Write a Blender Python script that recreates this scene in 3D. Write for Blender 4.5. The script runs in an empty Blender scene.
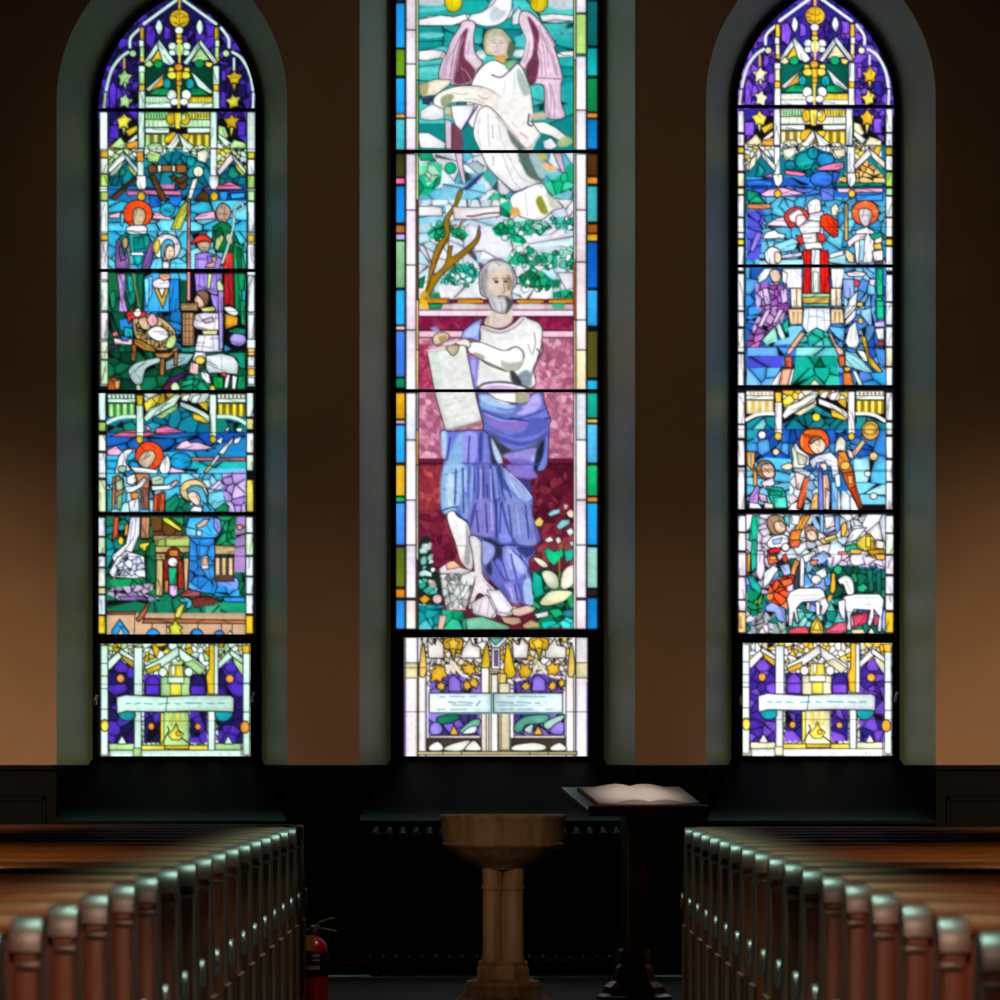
import numpy as np, math, random

# ---------------------------------------------------------------- stained glass: cutting plans
# Every pane is a plan of coloured glass pieces (polygons, ellipses, strips) with lead between them.
SS = 3
LEAD = (0.035, 0.035, 0.045)

def hexc(h):
    return np.array([int(h[i:i+2], 16) / 255.0 for i in (0, 2, 4)])

def smooth_closed(p, n=6):
    p = np.asarray(p, float); N = len(p); out = []
    for i in range(N):
        a, b, c, d = p[i-1], p[i], p[(i+1) % N], p[(i+2) % N]
        for k in range(n):
            t = k / n
            out.append(0.5*((2*b)+(-a+c)*t+(2*a-5*b+4*c-d)*t*t+(-a+3*b-3*c+d)*t**3))
    return np.array(out)

def smooth_open(p, n=6):
    p = np.asarray(p, float); N = len(p)
    if N < 3: return p
    out = []
    for i in range(N-1):
        a = p[max(i-1, 0)]; b = p[i]; c = p[i+1]; d = p[min(i+2, N-1)]
        for k in range(n):
            t = k / n
            out.append(0.5*((2*b)+(-a+c)*t+(2*a-5*b+4*c-d)*t*t+(-a+3*b-3*c+d)*t**3))
    out.append(p[-1])
    return np.array(out)

def soften(a, r):
    r = int(r)
    if r < 1: return a
    for ax in (0, 1, 0, 1):
        p = [(0, 0), (0, 0)]; p[ax] = (r+1, r)
        c = np.cumsum(np.pad(a, p, mode='edge'), ax)
        n = a.shape[ax]
        hi = np.take(c, np.arange(2*r+1, 2*r+1+n), ax); lo = np.take(c, np.arange(n), ax)
        a = (hi-lo)/(2*r+1)
    return a

class Plan:
    soft = False
    folds = True
    leadk = .72
    gain = 1.06
    def __init__(s, x0, y0, x1, y1, base, pal, seed):
        s.x0, s.y0, s.x1, s.y1 = x0, y0, x1, y1
        s.w = int((x1-x0)*SS); s.h = int((y1-y0)*SS)
        s.a = np.zeros((s.h, s.w, 3)); s.a[:] = hexc(base)
        s.pal = pal; s.rng = np.random.RandomState(seed)
        s.ox = s.oy = 0.0; s.k = 1.0; s.dx = s.dy = 0.0
    def T(s, pts):
        p = np.asarray(pts, float).reshape(-1, 2)
        return np.stack([(p[:, 0]/s.k + s.ox + s.dx - s.x0)*SS, (p[:, 1]/s.k + s.oy + s.dy - s.y0)*SS], 1)
    def box(s, p, m=2):
        x0 = max(int(p[:, 0].min()-m), 0); x1 = min(int(p[:, 0].max()+m)+1, s.w)
        y0 = max(int(p[:, 1].min()-m), 0); y1 = min(int(p[:, 1].max()+m)+1, s.h)
        return x0, y0, x1, y1
    def mask(s, p):
        x0, y0, x1, y1 = s.box(p)
        if x1 <= x0 or y1 <= y0: return None
        X, Y = np.meshgrid(np.arange(x0, x1)+.5, np.arange(y0, y1)+.5)
        m = np.zeros(X.shape, bool)
        q = np.roll(p, -1, 0)
        for (ax, ay), (bx, by) in zip(p, q):
            if ay == by: continue
            c = (ay > Y) != (by > Y)
            m ^= c & (X < (bx-ax)*(Y-ay)/(by-ay)+ax)
        return m, x0, y0, x1, y1, X, Y
    def col(s, c):
        c = hexc(s.pal.get(c, c))
        return np.clip(c*(1+s.rng.uniform(-.06, .06)), 0, 1)
    def stroke(s, c, p, w, closed=False, raw=False):
        # p in canvas pixels, w in photograph pixels
        if c is None: w = w*s.leadk
        r = w*SS/2
        n = len(p)
        cc = np.array(LEAD) if c is None else s.col(c)
        for i in range(n if closed else n-1):
            a = p[i]; b = p[(i+1) % n]
            x0, y0, x1, y1 = s.box(np.array([a, b]), r+1)
            if x1 <= x0 or y1 <= y0: continue
            X, Y = np.meshgrid(np.arange(x0, x1)+.5, np.arange(y0, y1)+.5)
            d = b-a; L = d@d
            t = np.clip(((X-a[0])*d[0]+(Y-a[1])*d[1])/L, 0, 1) if L > 0 else 0*X
            q = np.sqrt((X-a[0]-t*d[0])**2+(Y-a[1]-t*d[1])**2)
            al = np.clip(r-q+.5, 0, 1)[..., None]
            if s.soft and c is not None and w < 1.5: al = al*.7
            v = s.a[y0:y1, x0:x1]
            v[:] = v*(1-al)+cc*al
    def fill(s, c, p, lw):
        r = s.mask(p)
        if r is not None:
            m, x0, y0, x1, y1, X, Y = r
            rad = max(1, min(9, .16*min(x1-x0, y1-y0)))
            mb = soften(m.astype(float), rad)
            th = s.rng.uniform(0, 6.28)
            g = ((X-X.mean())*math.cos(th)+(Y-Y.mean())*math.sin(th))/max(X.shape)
            f = (.74+.36*mb)*(1+.22*g)  # halation painted in: each piece brighter at its centre, darker by the lead
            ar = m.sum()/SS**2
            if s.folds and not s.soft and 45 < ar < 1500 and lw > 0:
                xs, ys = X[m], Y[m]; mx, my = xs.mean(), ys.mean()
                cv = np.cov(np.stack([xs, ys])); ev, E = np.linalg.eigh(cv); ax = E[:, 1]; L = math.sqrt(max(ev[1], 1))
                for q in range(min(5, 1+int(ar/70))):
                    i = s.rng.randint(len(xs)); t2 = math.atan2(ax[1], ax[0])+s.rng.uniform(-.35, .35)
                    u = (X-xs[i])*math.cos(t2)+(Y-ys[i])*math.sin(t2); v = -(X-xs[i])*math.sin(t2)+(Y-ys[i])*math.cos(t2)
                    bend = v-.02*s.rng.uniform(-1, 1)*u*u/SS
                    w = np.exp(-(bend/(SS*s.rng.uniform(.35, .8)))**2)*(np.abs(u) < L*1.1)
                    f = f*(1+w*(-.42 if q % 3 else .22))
            if s.soft and lw < 1:
                al = soften(m.astype(float), 2)[..., None]*.9
                t = s.a[y0:y1, x0:x1]
                t[:] = t*(1-al)+s.col(c)*al
            else:
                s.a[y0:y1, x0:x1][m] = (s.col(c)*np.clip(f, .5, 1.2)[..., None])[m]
        if s.soft: lw = 0 if lw < 1 else lw*.6
        if lw > 0: s.stroke(None, p, lw, True)
    def vor(s, cols, size, lw, p, sx=1.0):
        r = s.mask(p)
        if r is None: return
        m, x0, y0, x1, y1, X, Y = r
        sz = size*SS/s.k if s.k > 1 else size*SS
        n = max(2, int((x1-x0)*(y1-y0)/(sz*sz*sx)))
        n = min(n, 400)
        P = np.stack([s.rng.uniform(x0, x1, n), s.rng.uniform(y0, y1, n)], 1)
        d1 = np.full(X.shape, 1e9); d2 = d1.copy(); idx = np.zeros(X.shape, int)
        for i in range(n):
            d = np.hypot((X-P[i, 0])/sx, Y-P[i, 1])
            c = d < d1
            d2 = np.where(c, d1, np.minimum(d2, d)); idx[c] = i; d1 = np.where(c, d, d1)
        C = np.array([s.col(cols[s.rng.randint(len(cols))]) for i in range(n)])
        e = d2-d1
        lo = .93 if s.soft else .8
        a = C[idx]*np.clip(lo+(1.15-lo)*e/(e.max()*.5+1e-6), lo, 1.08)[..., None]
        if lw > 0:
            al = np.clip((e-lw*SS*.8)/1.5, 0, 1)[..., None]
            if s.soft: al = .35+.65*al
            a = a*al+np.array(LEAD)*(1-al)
        s.a[y0:y1, x0:x1][m] = a[m]
    def run(s, text):
        for ln in text.strip().splitlines():
            ln = ln.split('#')[0].strip()
            if not ln: continue
            t = ln.split(); o = t[0]
            if o == '@':
                s.ox, s.oy, s.k = float(t[1]), float(t[2]), float(t[3]); continue
            nums = lambda q: [float(v) for v in ' '.join(q).replace(',', ' ').split()]
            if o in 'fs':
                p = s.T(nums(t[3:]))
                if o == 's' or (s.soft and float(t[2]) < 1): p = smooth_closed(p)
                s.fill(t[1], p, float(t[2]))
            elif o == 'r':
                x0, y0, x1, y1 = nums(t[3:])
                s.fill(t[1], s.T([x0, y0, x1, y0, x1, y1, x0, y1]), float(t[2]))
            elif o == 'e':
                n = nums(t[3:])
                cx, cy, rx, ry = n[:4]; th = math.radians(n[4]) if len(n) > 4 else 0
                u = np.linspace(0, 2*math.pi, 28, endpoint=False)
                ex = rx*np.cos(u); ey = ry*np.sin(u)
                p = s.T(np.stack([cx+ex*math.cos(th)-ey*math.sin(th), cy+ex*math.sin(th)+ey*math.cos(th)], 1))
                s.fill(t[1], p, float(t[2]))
            elif o in 'lc':
                c = None if t[1] == '-' else t[1]
                p = s.T(nums(t[3:]))
                if o == 'c': p = smooth_open(p)
                s.stroke(c, p, float(t[2]))
            elif o == 'j':      # lobed leaf: colour lead cx cy radius lobes turn
                cx, cy, rr, lb, tn = nums(t[3:]); lb = int(lb); q = []
                for i in range(lb*2):
                    an = math.radians(tn)+math.pi*i/lb
                    k = rr*((1.0 if i % 2 == 0 else .62)*s.rng.uniform(.8, 1.15))
                    q.append((cx+k*math.sin(an), cy-k*math.cos(an)*1.1))
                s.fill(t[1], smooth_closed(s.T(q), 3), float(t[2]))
            elif o == 'd':      # round leaves scattered over an outline: colours, size, lead, count
                g = s.T(nums(t[5:])); lo, hi = g.min(0), g.max(0); sz = float(t[2])*SS
                cols = t[1].split('/'); left = int(t[4]); tries = 0
                while left and tries < 4000:
                    tries += 1
                    c = lo+(hi-lo)*s.rng.uniform(0, 1, 2); ins = False
                    for (ax, ay), (bx, by) in zip(g, np.roll(g, -1, 0)):
                        if (ay > c[1]) != (by > c[1]) and c[0] < (bx-ax)*(c[1]-ay)/(by-ay)+ax: ins = not ins
                    if not ins: continue
                    left -= 1
                    u = np.linspace(0, 2*math.pi, 12, endpoint=False); rr = sz*s.rng.uniform(.6, 1.2)
                    rad = rr*(1+s.rng.uniform(-.25, .25, 12)); an = s.rng.uniform(0, 3.14); f = s.rng.uniform(.55, 1)
                    ex, ey = rad*np.cos(u), rad*np.sin(u)*f
                    q = np.stack([c[0]+ex*math.cos(an)-ey*math.sin(an), c[1]+ex*math.sin(an)+ey*math.cos(an)], 1)
                    keep = s.soft; s.soft = False
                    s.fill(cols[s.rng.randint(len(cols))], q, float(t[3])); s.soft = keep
            elif o in 'pP':     # painted on the glass, soft edge, no lead
                p = s.T(nums(t[3:]))
                if o == 'p': p = smooth_closed(p)
                x0, y0, x1, y1 = s.box(p, 14)
                if x1 > x0 and y1 > y0:
                    X, Y = np.meshgrid(np.arange(x0, x1)+.5, np.arange(y0, y1)+.5)
                    m = np.zeros(X.shape, bool)
                    for (ax, ay), (bx, by) in zip(p, np.roll(p, -1, 0)):
                        if ay != by: m ^= ((ay > Y) != (by > Y)) & (X < (bx-ax)*(Y-ay)/(by-ay)+ax)
                    al = soften(m.astype(float), max(1, round(float(t[2])*SS/2)))[..., None]*.95
                    v = s.a[y0:y1, x0:x1]; v[:] = v*(1-al)+s.col(t[1])*al
            elif o == 'q':      # painted stroke
                p = smooth_open(s.T(nums(t[3:]))); r = float(t[2])*SS/2
                x0, y0, x1, y1 = s.box(p, r+6)
                if x1 > x0 and y1 > y0:
                    X, Y = np.meshgrid(np.arange(x0, x1)+.5, np.arange(y0, y1)+.5); D = np.full(X.shape, 1e9)
                    for a, b in zip(p[:-1], p[1:]):
                        d = b-a; L = d@d
                        u = np.clip(((X-a[0])*d[0]+(Y-a[1])*d[1])/max(L, 1e-9), 0, 1)
                        D = np.minimum(D, np.hypot(X-a[0]-u*d[0], Y-a[1]-u*d[1]))
                    al = np.clip((r+1.2-D)/2.4, 0, 1)[..., None]*.85
                    v = s.a[y0:y1, x0:x1]; v[:] = v*(1-al)+s.col(t[1])*al
            elif o == 'b':      # strip with lead on both sides: colour width points
                p = smooth_open(s.T(nums(t[3:])))
                s.stroke(None, p, float(t[2])+1.6)
                s.stroke(t[1], p, float(t[2]))
            elif o == 'v':
                s.vor(t[1].split('/'), float(t[2]), float(t[3]), s.T(nums(t[4:])))
            elif o == 'h':      # cells drawn out sideways
                s.vor(t[1].split('/'), float(t[2]), float(t[3]), s.T(nums(t[4:])), 2.6)
            elif o == 'bars':   # colour a, colour b, x0 y0 x1 y1 pitch : upright bars
                x0, y0, x1, y1, pt = nums(t[4:])
                x = x0; i = 0
                while x < x1-1e-6:
                    c = t[1] if i % 2 == 0 else t[2]
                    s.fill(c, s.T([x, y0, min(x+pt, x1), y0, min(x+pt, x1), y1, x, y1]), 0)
                    x += pt; i += 1
            elif o == 'segs':   # border strip: x0 x1 then colour:y0:y1 ...
                x0, x1 = float(t[1]), float(t[2])
                for q in t[3:]:
                    c, a, b = q.split(':')
                    s.fill(c, s.T([x0, float(a), x1, float(a), x1, float(b), x0, float(b)]), 1.0)
            else:
                raise ValueError(ln)
    def finish(s):
        # streaky hand made glass, then down to one vertex per unit
        a = s.a
        def noise(cx, cy):
            g = s.rng.uniform(-1, 1, (s.h//cy+3, s.w//cx+3))
            yy = np.arange(s.h)/cy; xx = np.arange(s.w)/cx
            y0 = yy.astype(int); x0 = xx.astype(int)
            fy = (yy-y0)[:, None]; fx = (xx-x0)[None, :]
            fy = fy*fy*(3-2*fy); fx = fx*fx*(3-2*fx)
            A = g[y0][:, x0]; B = g[y0][:, x0+1]; C = g[y0+1][:, x0]; D = g[y0+1][:, x0+1]
            return (A*(1-fx)+B*fx)*(1-fy)+(C*(1-fx)+D*fx)*fy
        n = .05*noise(13, 11)+.03*noise(5, 5)
        a = np.clip(a*(1+n)[..., None], 0, 1)
        H, W = s.h//SS, s.w//SS
        a = np.stack([soften(a[..., i], 1) for i in range(3)], -1)
        a = a[:H*SS, :W*SS].reshape(H, SS, W, SS, 3).mean((1, 3))
        return np.clip(a*s.gain, 0, 1)

PAL_L = dict(m='bfe2d4', w='d6e6e2', g='a0cc84', y='c4a416', Y='d2c83c', o='d08a28', v='4a2cb4', V='22165e',
             n='16164a', t='0f8a90', G='0a8448', K='08382a', b='c4e8d4', L='6c5c14', k='2c7a3c')
PAL_R = dict(m='dce8ec', w='f0eef2', g='dcd8b0', y='e6b424', Y='f2d64c', o='e09a30', v='7c4cd8', V='4426a0',
             n='2c2490', t='0f96a0', G='08a468', K='07584a', b='eceaec', L='8c6c1c', k='d0a860')

# canopy of painted tracery at the head of both side windows
CANOPY = '''
@ 90 0 5.5556
v n/V/V/v/v/n 42 .22 0,-60 1000,-60 1000,660 0,660
f n 1 330,200 470,60 470,330 400,345
f K 1 306,366 686,366 686,535 306,535
f n 0 440,40 560,40 640,110 360,110
f v 1 310,150 345,140 368,190 350,270 310,240
f v 1 640,130 690,140 690,200 650,205
f v 1 412,140 448,160 448,215 410,220
e v 1 150,520 32 34
f v 1 108,480 130,450 150,490 140,600 108,600
f v 1 720,510 750,510 760,600 720,600
f n 1 820,470 870,470 870,550 830,540
f v 1 730,390 757,390 757,450 730,450
b m 3.0 478,2 300,132
b m 3.0 520,2 700,132
b m 2.8 282,155 228,208 222,262
b m 2.8 728,155 768,212 772,262
e g 1 238,297 20 20
e g 1 756,297 20 20
b m 3.0 212,290 165,325 118,395 90,500
b m 3.0 792,290 842,325 888,410 905,500
b g 2.6 86,520 78,600
b m 2.6 908,520 905,600
f y 1 278,150 302,150 304,345 276,345
f y 1 692,150 716,150 718,345 690,345
f m 1 272,222 300,222 300,262 272,262
f m 1 694,222 720,222 720,262 694,262
f g .6 278,262 300,262 300,320 278,320
f g .6 694,262 716,262 716,320 694,320
s m 1 383,108 404,150 384,196 364,150
s m 1 610,108 630,150 610,196 590,150
f y 1 385,262 424,345 336,345
f g 1 612,262 668,335 560,345
f m 1 383,215 400,245 322,352 296,352
f m 1 383,215 474,345 446,366 404,346 372,245
f m 1 612,215 628,240 540,362 516,352
f m 1 612,215 712,345 690,360 604,245
e G .8 380,354 26 24
e G .8 607,354 26 24
f g .8 300,362 330,328 355,360 330,375
f Y .8 640,340 686,350 670,375 645,370
f w .8 432,392 402,428 330,510 308,496
f o .5 405,425 414,470 330,508
f m .8 556,392 590,420 684,510 668,522 600,482
e t .8 428,466 22 30
e t .8 556,466 24 30
f G .8 318,528 370,490 440,490 440,530
f G .8 560,490 610,490 668,530 560,530
r m .8 306,536 450,600
r y .8 540,536 684,600
bars g m 0 310,545 430,570 9
bars Y y 0 570,545 680,570 9
r m .5 306,572 450,600
r m .5 540,572 684,600
r m 1 270,365 306,606
r m 1 683,365 718,606
f y .8 272,470 304,470 304,505 272,505
f y .8 685,470 716,470 716,505 685,505
f g .6 276,400 302,400 302,465 276,465
l y 2.6 497,-20 497,60
e y 1 497,104 56 52
l L 1.2 466,88 484,100
l L 1.2 512,100 528,88
l L 1.4 470,125 497,140 524,125
l L .8 497,60 497,150
e w .8 495,168 24 22
f y .8 478,188 512,188 508,216 482,216
f Y .8 480,216 512,216 516,240 478,240
e m .9 458,258 24 24
e m .9 536,258 24 24
e m .9 458,292 22 18
e m .9 534,292 22 18
e g .6 497,276 26 36
l Y 2.2 497,235 497,360
e o .9 492,374 24 22
f Y .8 440,372 470,378 466,400 434,400
f Y .8 520,378 552,372 556,400 524,400
e Y .9 456,418 28 22
e Y .9 530,418 28 22
f y .8 478,396 512,396 506,500 482,500
e o .5 495,462 16 16
e w .9 455,528 28 30
e w .9 535,528 28 30
e w .7 470,566 24 20
e w .7 522,566 24 20
l Y 2.4 493,500 493,606
l y 2.2 190,325 190,388
l m 2.2 800,325 800,390
j g 1 193,432 44 5 0
f g .8 184,460 204,460 196,508
j g 1 195,562 42 5 10
j y 1 800,434 44 5 0
f y .8 790,465 812,465 800,515
j Y 1 797,562 42 5 -10
@ 90 100 5.5556
v V/v/n 40 .3 100,66 170,66 180,170 100,260
v V/v/V 40 .3 820,66 880,66 880,250 800,180
r v .8 106,140 160,215
r v .8 822,120 868,200
f K .5 306,190 430,190 380,270 306,270
r g 1 306,66 672,108
bars g G 0 310,72 430,100 8
bars Y L 0 555,72 668,100 8
r g .8 306,108 672,152
bars m g 0 310,114 430,148 12
bars g m 0 545,114 668,148 12
r m .9 306,154 440,184
r m .9 540,154 672,184
r L .8 306,186 672,268
bars g L 0 310,192 420,262 22
bars Y L 0 550,192 668,262 22
s g .8 315,262 345,240 395,245 400,300 380,345 330,345 312,300
s m .8 590,262 640,256 668,300 640,345 600,330
e y .8 450,104 26 34
e y .8 530,104 26 34
e g .5 520,96 16 18
f Y .9 466,70 510,70 504,160 474,160
s y .8 425,190 470,178 480,200 440,240 415,230
s y .8 510,190 555,190 545,220 515,220
f w 1 486,178 500,230 470,272 398,300 390,268 440,246
f m 1 486,178 540,226 585,262 560,276 520,270
v g/m/w/Y/b/y/g 26 .2 100,265 170,205 200,240 268,235 268,345 190,300 110,405 100,405
v g/m/w/Y/b/y/g 26 .2 706,225 760,235 866,240 866,400 785,300 706,400
v g/m/w/b/m 26 .2 306,262 672,262 672,320 600,320 480,272 390,310 306,320
j Y 1 188,122 46 5 0
f g .8 176,150 198,150 190,205
j y 1 787,120 46 5 0
f Y .8 776,150 800,150 782,215
f y 1 195,170 262,140 266,170 215,205
f w .8 205,235 262,185 266,210 225,248
f o .8 205,240 266,225 266,270 200,270
f g .8 110,262 170,205 200,250 180,270
f g .8 712,140 750,150 770,200 730,245 712,215
f m .8 712,185 780,235 760,262 712,215
f g .8 800,220 866,240 866,268 770,268
r m 1 268,66 304,268
r m 1 668,66 706,268
'''

# second arcade across the middle of both side windows
ARCADE = '''
@ 90 380 5.5556
r m .8 98,78 252,124
bars w k 0 104,84 250,100 11
r m .8 98,104 252,126
r k .8 98,128 252,206
bars g k 0 108,134 250,204 19
r m .8 708,78 866,124
bars w L 0 712,84 862,100 11
r m .8 708,104 866,126
r L .8 708,128 866,206
bars Y L 0 716,134 862,204 19
c - 5.2 98,240 150,212 200,204 256,204
c b 3.4 98,238 150,212 200,204 256,204
c - 5.2 706,204 770,204 820,216 866,245
c b 3.4 706,204 770,204 820,216 866,243
v g/Y/w/y 40 .22 300,76 662,76 662,150 480,90 310,190
f Y .8 300,130 340,96 370,130 312,180
f y .8 600,130 655,120 655,175 630,160
f g .8 400,140 480,100 490,150 400,195
f b 1 298,212 330,160 400,132 470,80 508,82 470,140 400,178 350,206 310,235
f g .6 360,205 470,142 490,160 400,215
f b 1 500,118 560,140 640,180 664,200 664,240 600,188 500,150
f y .8 568,180 600,188 664,236 640,240 575,220
f w .8 520,84 560,80 540,120 505,112
f w .8 570,90 620,78 590,130 560,126
r b 1 258,130 298,318
r b 1 664,80 702,318
f y .9 256,84 296,84 292,140 262,140
e y .9 276,330 20 22
e y .9 683,330 19 20
'''

# tracery, violet ground and inscription ribbon of both bottom lights
FOOT = '''
@ 90 640 5.5556
r 0a0a0c 0 -100,0 1000,1000
v b/g/w 30 .25 60,20 895,20 895,650 60,650
v b/g/y/w/Y/w 26 .25 60,20 895,20 895,120 60,120
v V/v/n/V/v 52 .25 100,130 245,130 245,575 100,575
v V/v/n/V/v 52 .25 712,130 850,130 850,575 712,575
v V/v/n/v 52 .25 300,190 395,190 395,570 300,570
v V/v/n/v 52 .25 555,190 650,190 650,570 555,570
f v .8 130,150 172,108 214,150 205,180 150,180
f v .8 745,150 785,108 820,150 815,180 760,180
f b 1 98,120 175,48 190,80 110,165 98,165
f y 1 165,70 245,120 240,158 185,110
f b 1 170,48 250,100 246,122 160,72
f b 1 708,130 785,50 800,85 712,165
f g 1 790,82 856,140 856,215 800,130
f b 1 780,50 860,110 856,140 775,80
f b 1 300,150 380,110 490,35 500,80 400,150 318,175
f y 1 310,165 390,130 395,160 318,190
f b 1 490,40 560,90 645,150 640,195 570,160 500,100
f g .7 520,130 570,110 640,165 610,195
e b 1 405,178 24 26
e b 1 548,178 24 26
r g 1 392,205 556,312
f Y 1 440,140 515,140 520,205 435,205
r b .8 432,205 522,240
r Y .7 446,240 508,308
l y 1.6 478,150 478,205
s w .5 455,150 470,140 470,190 455,195
s v .9 310,230 345,194 386,230 386,300 310,300
s V .9 560,230 600,192 640,230 640,300 560,300
f v .7 310,250 386,250 386,304 310,304
f v .7 560,255 640,255 640,304 560,304
r g 1 390,400 550,600
r Y .7 392,405 412,600
bars Y g 0 440,405 520,480 18
f Y .9 478,462 492,500 520,520 500,555 455,555 430,525 460,500
e y .6 490,520 14 14
l - 1.4 400,575 440,500 430,480
l - 1.4 560,580 510,545
r y .8 415,586 550,606
e o 1 170,214 22 24
e o 1 776,216 24 24
e o .9 340,480 18 20
e o .9 600,482 18 18
r m 1 60,30 100,640
r m 1 850,30 888,640
r m 1 244,40 292,310
f y 1 662,25 692,25 692,300 655,300 645,200 662,160
r m .8 690,30 712,300
r m 1 246,395 286,640
r m 1 656,395 694,640
e Y 1 82,475 22 34
e o 1 860,485 26 34
f y .8 840,30 888,30 885,75 850,75
r g 1 105,575 246,612
r Y 1 286,585 415,612
r Y 1 550,585 656,612
r g 1 694,575 840,612
f b 1 150,578 178,530 205,578
f b 1 745,578 768,530 795,578
r m .8 110,612 840,655
bars w m 0 120,630 240,655 12
bars w m 0 300,630 640,655 12
bars w m 0 705,630 835,655 12
r g .8 240,600 286,650
s t .9 160,400 240,396 250,430 215,450 175,440
s t .9 700,396 790,400 775,440 730,455 700,430
f m 1.2 148,318 200,305 400,316 560,308 780,308 800,322 798,402 770,398 560,394 400,400 200,396 150,410
l t .9 200,352 228,352
l t .9 245,356 280,350
l t .8 300,352 345,356
l t .9 380,356 440,350
l t .8 470,352 500,356
l t .9 530,350 620,352
l t .8 650,352 690,354
l t .9 710,352 745,352
l - .8 430,316 420,398
l - .5 60,245 890,245
l - .5 60,450 890,450
l - .9 60,130 100,130
l - .9 60,200 100,200
l - .9 60,270 100,270
l - .9 60,385 100,385
l - .9 850,240 888,240
l - .9 850,400 888,400
'''

BORDER_L = '''
@ 90 100 5.5556
r w 1 58,62 102,2900
r w 1 876,62 920,2600
'''

LEFT_GROUND = '''
@ 90 100 5.5556
r 0f7a90 0 85,260 870,680
v 0f7a90/0a6478/12889c/0c5a78 62 .3 100,300 880,300 880,480 100,480
h 1560b8/1a78c8/2288c8/0f50a0 60 .3 100,480 880,480 880,600 100,600
h 30b4d8/48c4e4/2aa0d0/60cce8 60 .3 100,560 880,560 880,900 100,900
f c06c98 .9 200,505 330,500 510,505 505,530 330,528 210,532
f b06c90 .8 380,460 470,455 470,500 380,498
f e070a0 1 625,490 690,478 780,455 850,490 850,498 625,500
f e8a8c0 .9 105,640 170,620 165,655 105,655
f e8b0cc .9 345,660 360,620 400,630 455,655 452,667
f e8a8cc 1 580,650 620,630 690,615 700,660 580,667
f 1458b0 .9 330,530 380,535 400,590 330,600
f 1a70d0 .9 440,535 520,530 490,590 440,590
e 20a8c8 .9 430,610 42 38
f 2090e0 1 720,510 770,505 760,560 720,556
f 2898e8 1 780,520 860,515 860,545 785,550
'''
LEFT_TOPFIG = '''
@ 90 100 5.5556
r b8d8d0 .8 262,268 300,480
r d0dce4 .8 668,268 704,480
f d8e0e4 1 258,420 310,420 314,480 300,500 270,500 256,470
f d8e0e4 1 664,420 714,420 714,470 700,500 676,500 662,470
e c8a818 1 286,535 22 26
e c8a818 1 690,535 22 26
f d0e4dc 1 185,285 205,320 112,412 98,385
f b8d4b0 1 175,345 195,335 150,410 118,425 108,410
f c8e0dc 1 185,285 265,380 262,418 200,330
f 8ca860 .8 205,345 262,410 250,425 215,390
f 14805a 1 176,370 205,395 185,425 160,420
f 0a5a60 1 130,430 165,425 150,475 115,475
f e8dce4 1 785,290 800,330 720,420 704,400
f c8e0c8 1 785,290 866,390 862,425 800,340
f c8c030 .8 805,345 860,410 850,425 815,385
f 12806a 1 775,380 800,370 830,420 795,440 760,425
f 0c6880 .8 830,430 868,430 860,475 820,470
f 0c7060 .8 720,430 760,440 740,470 715,465
f 4c3418 1 250,425 262,440 130,555 105,540
f 5a3c18 .8 190,480 200,500 140,560 118,548
f d08a28 .8 258,290 296,285 300,340 262,345
f c89c20 .8 58,285 100,285 100,320 58,320
f c8b020 .8 880,290 914,290 914,325 880,325
v 12788c/0c6880/158c9c 56 .35 318,470 330,390 395,320 480,280 560,320 632,350 664,420 664,470
e 0f9090 .9 560,340 26 30
f 7a4a1c 1.2 325,362 372,362 372,404 325,404
f c4d8c8 1 376,362 396,362 396,400 376,400
f 90602a 1.2 398,362 455,362 455,398 398,398
f b8c8b8 1 456,362 474,362 474,398 456,398
f 8c5420 1.2 476,358 535,355 540,402 480,408
f 5a3818 1.2 328,420 356,410 432,560 395,562
f 5c3c18 1.2 440,425 470,418 545,470 520,500 490,480
f 543818 1.2 470,440 540,415 545,440 500,470
f 4c3414 1 575,560 620,505 660,520 662,566
f e4ecdc 1 572,440 602,430 560,560 535,560
f b8bc48 1 540,545 562,560 505,670 470,670
e ecf0c8 1.2 601,398 29 30
f 9cbc6c .8 312,300 340,280 395,300 380,345 325,345
f dce4cc .8 595,290 640,272 668,300 640,350 598,335
@ 90 200 5.5556
f b4b840 1 500,40 556,-10 560,20 505,165 448,165 470,110
l 6c6c10 .8 510,40 470,160
'''
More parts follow.
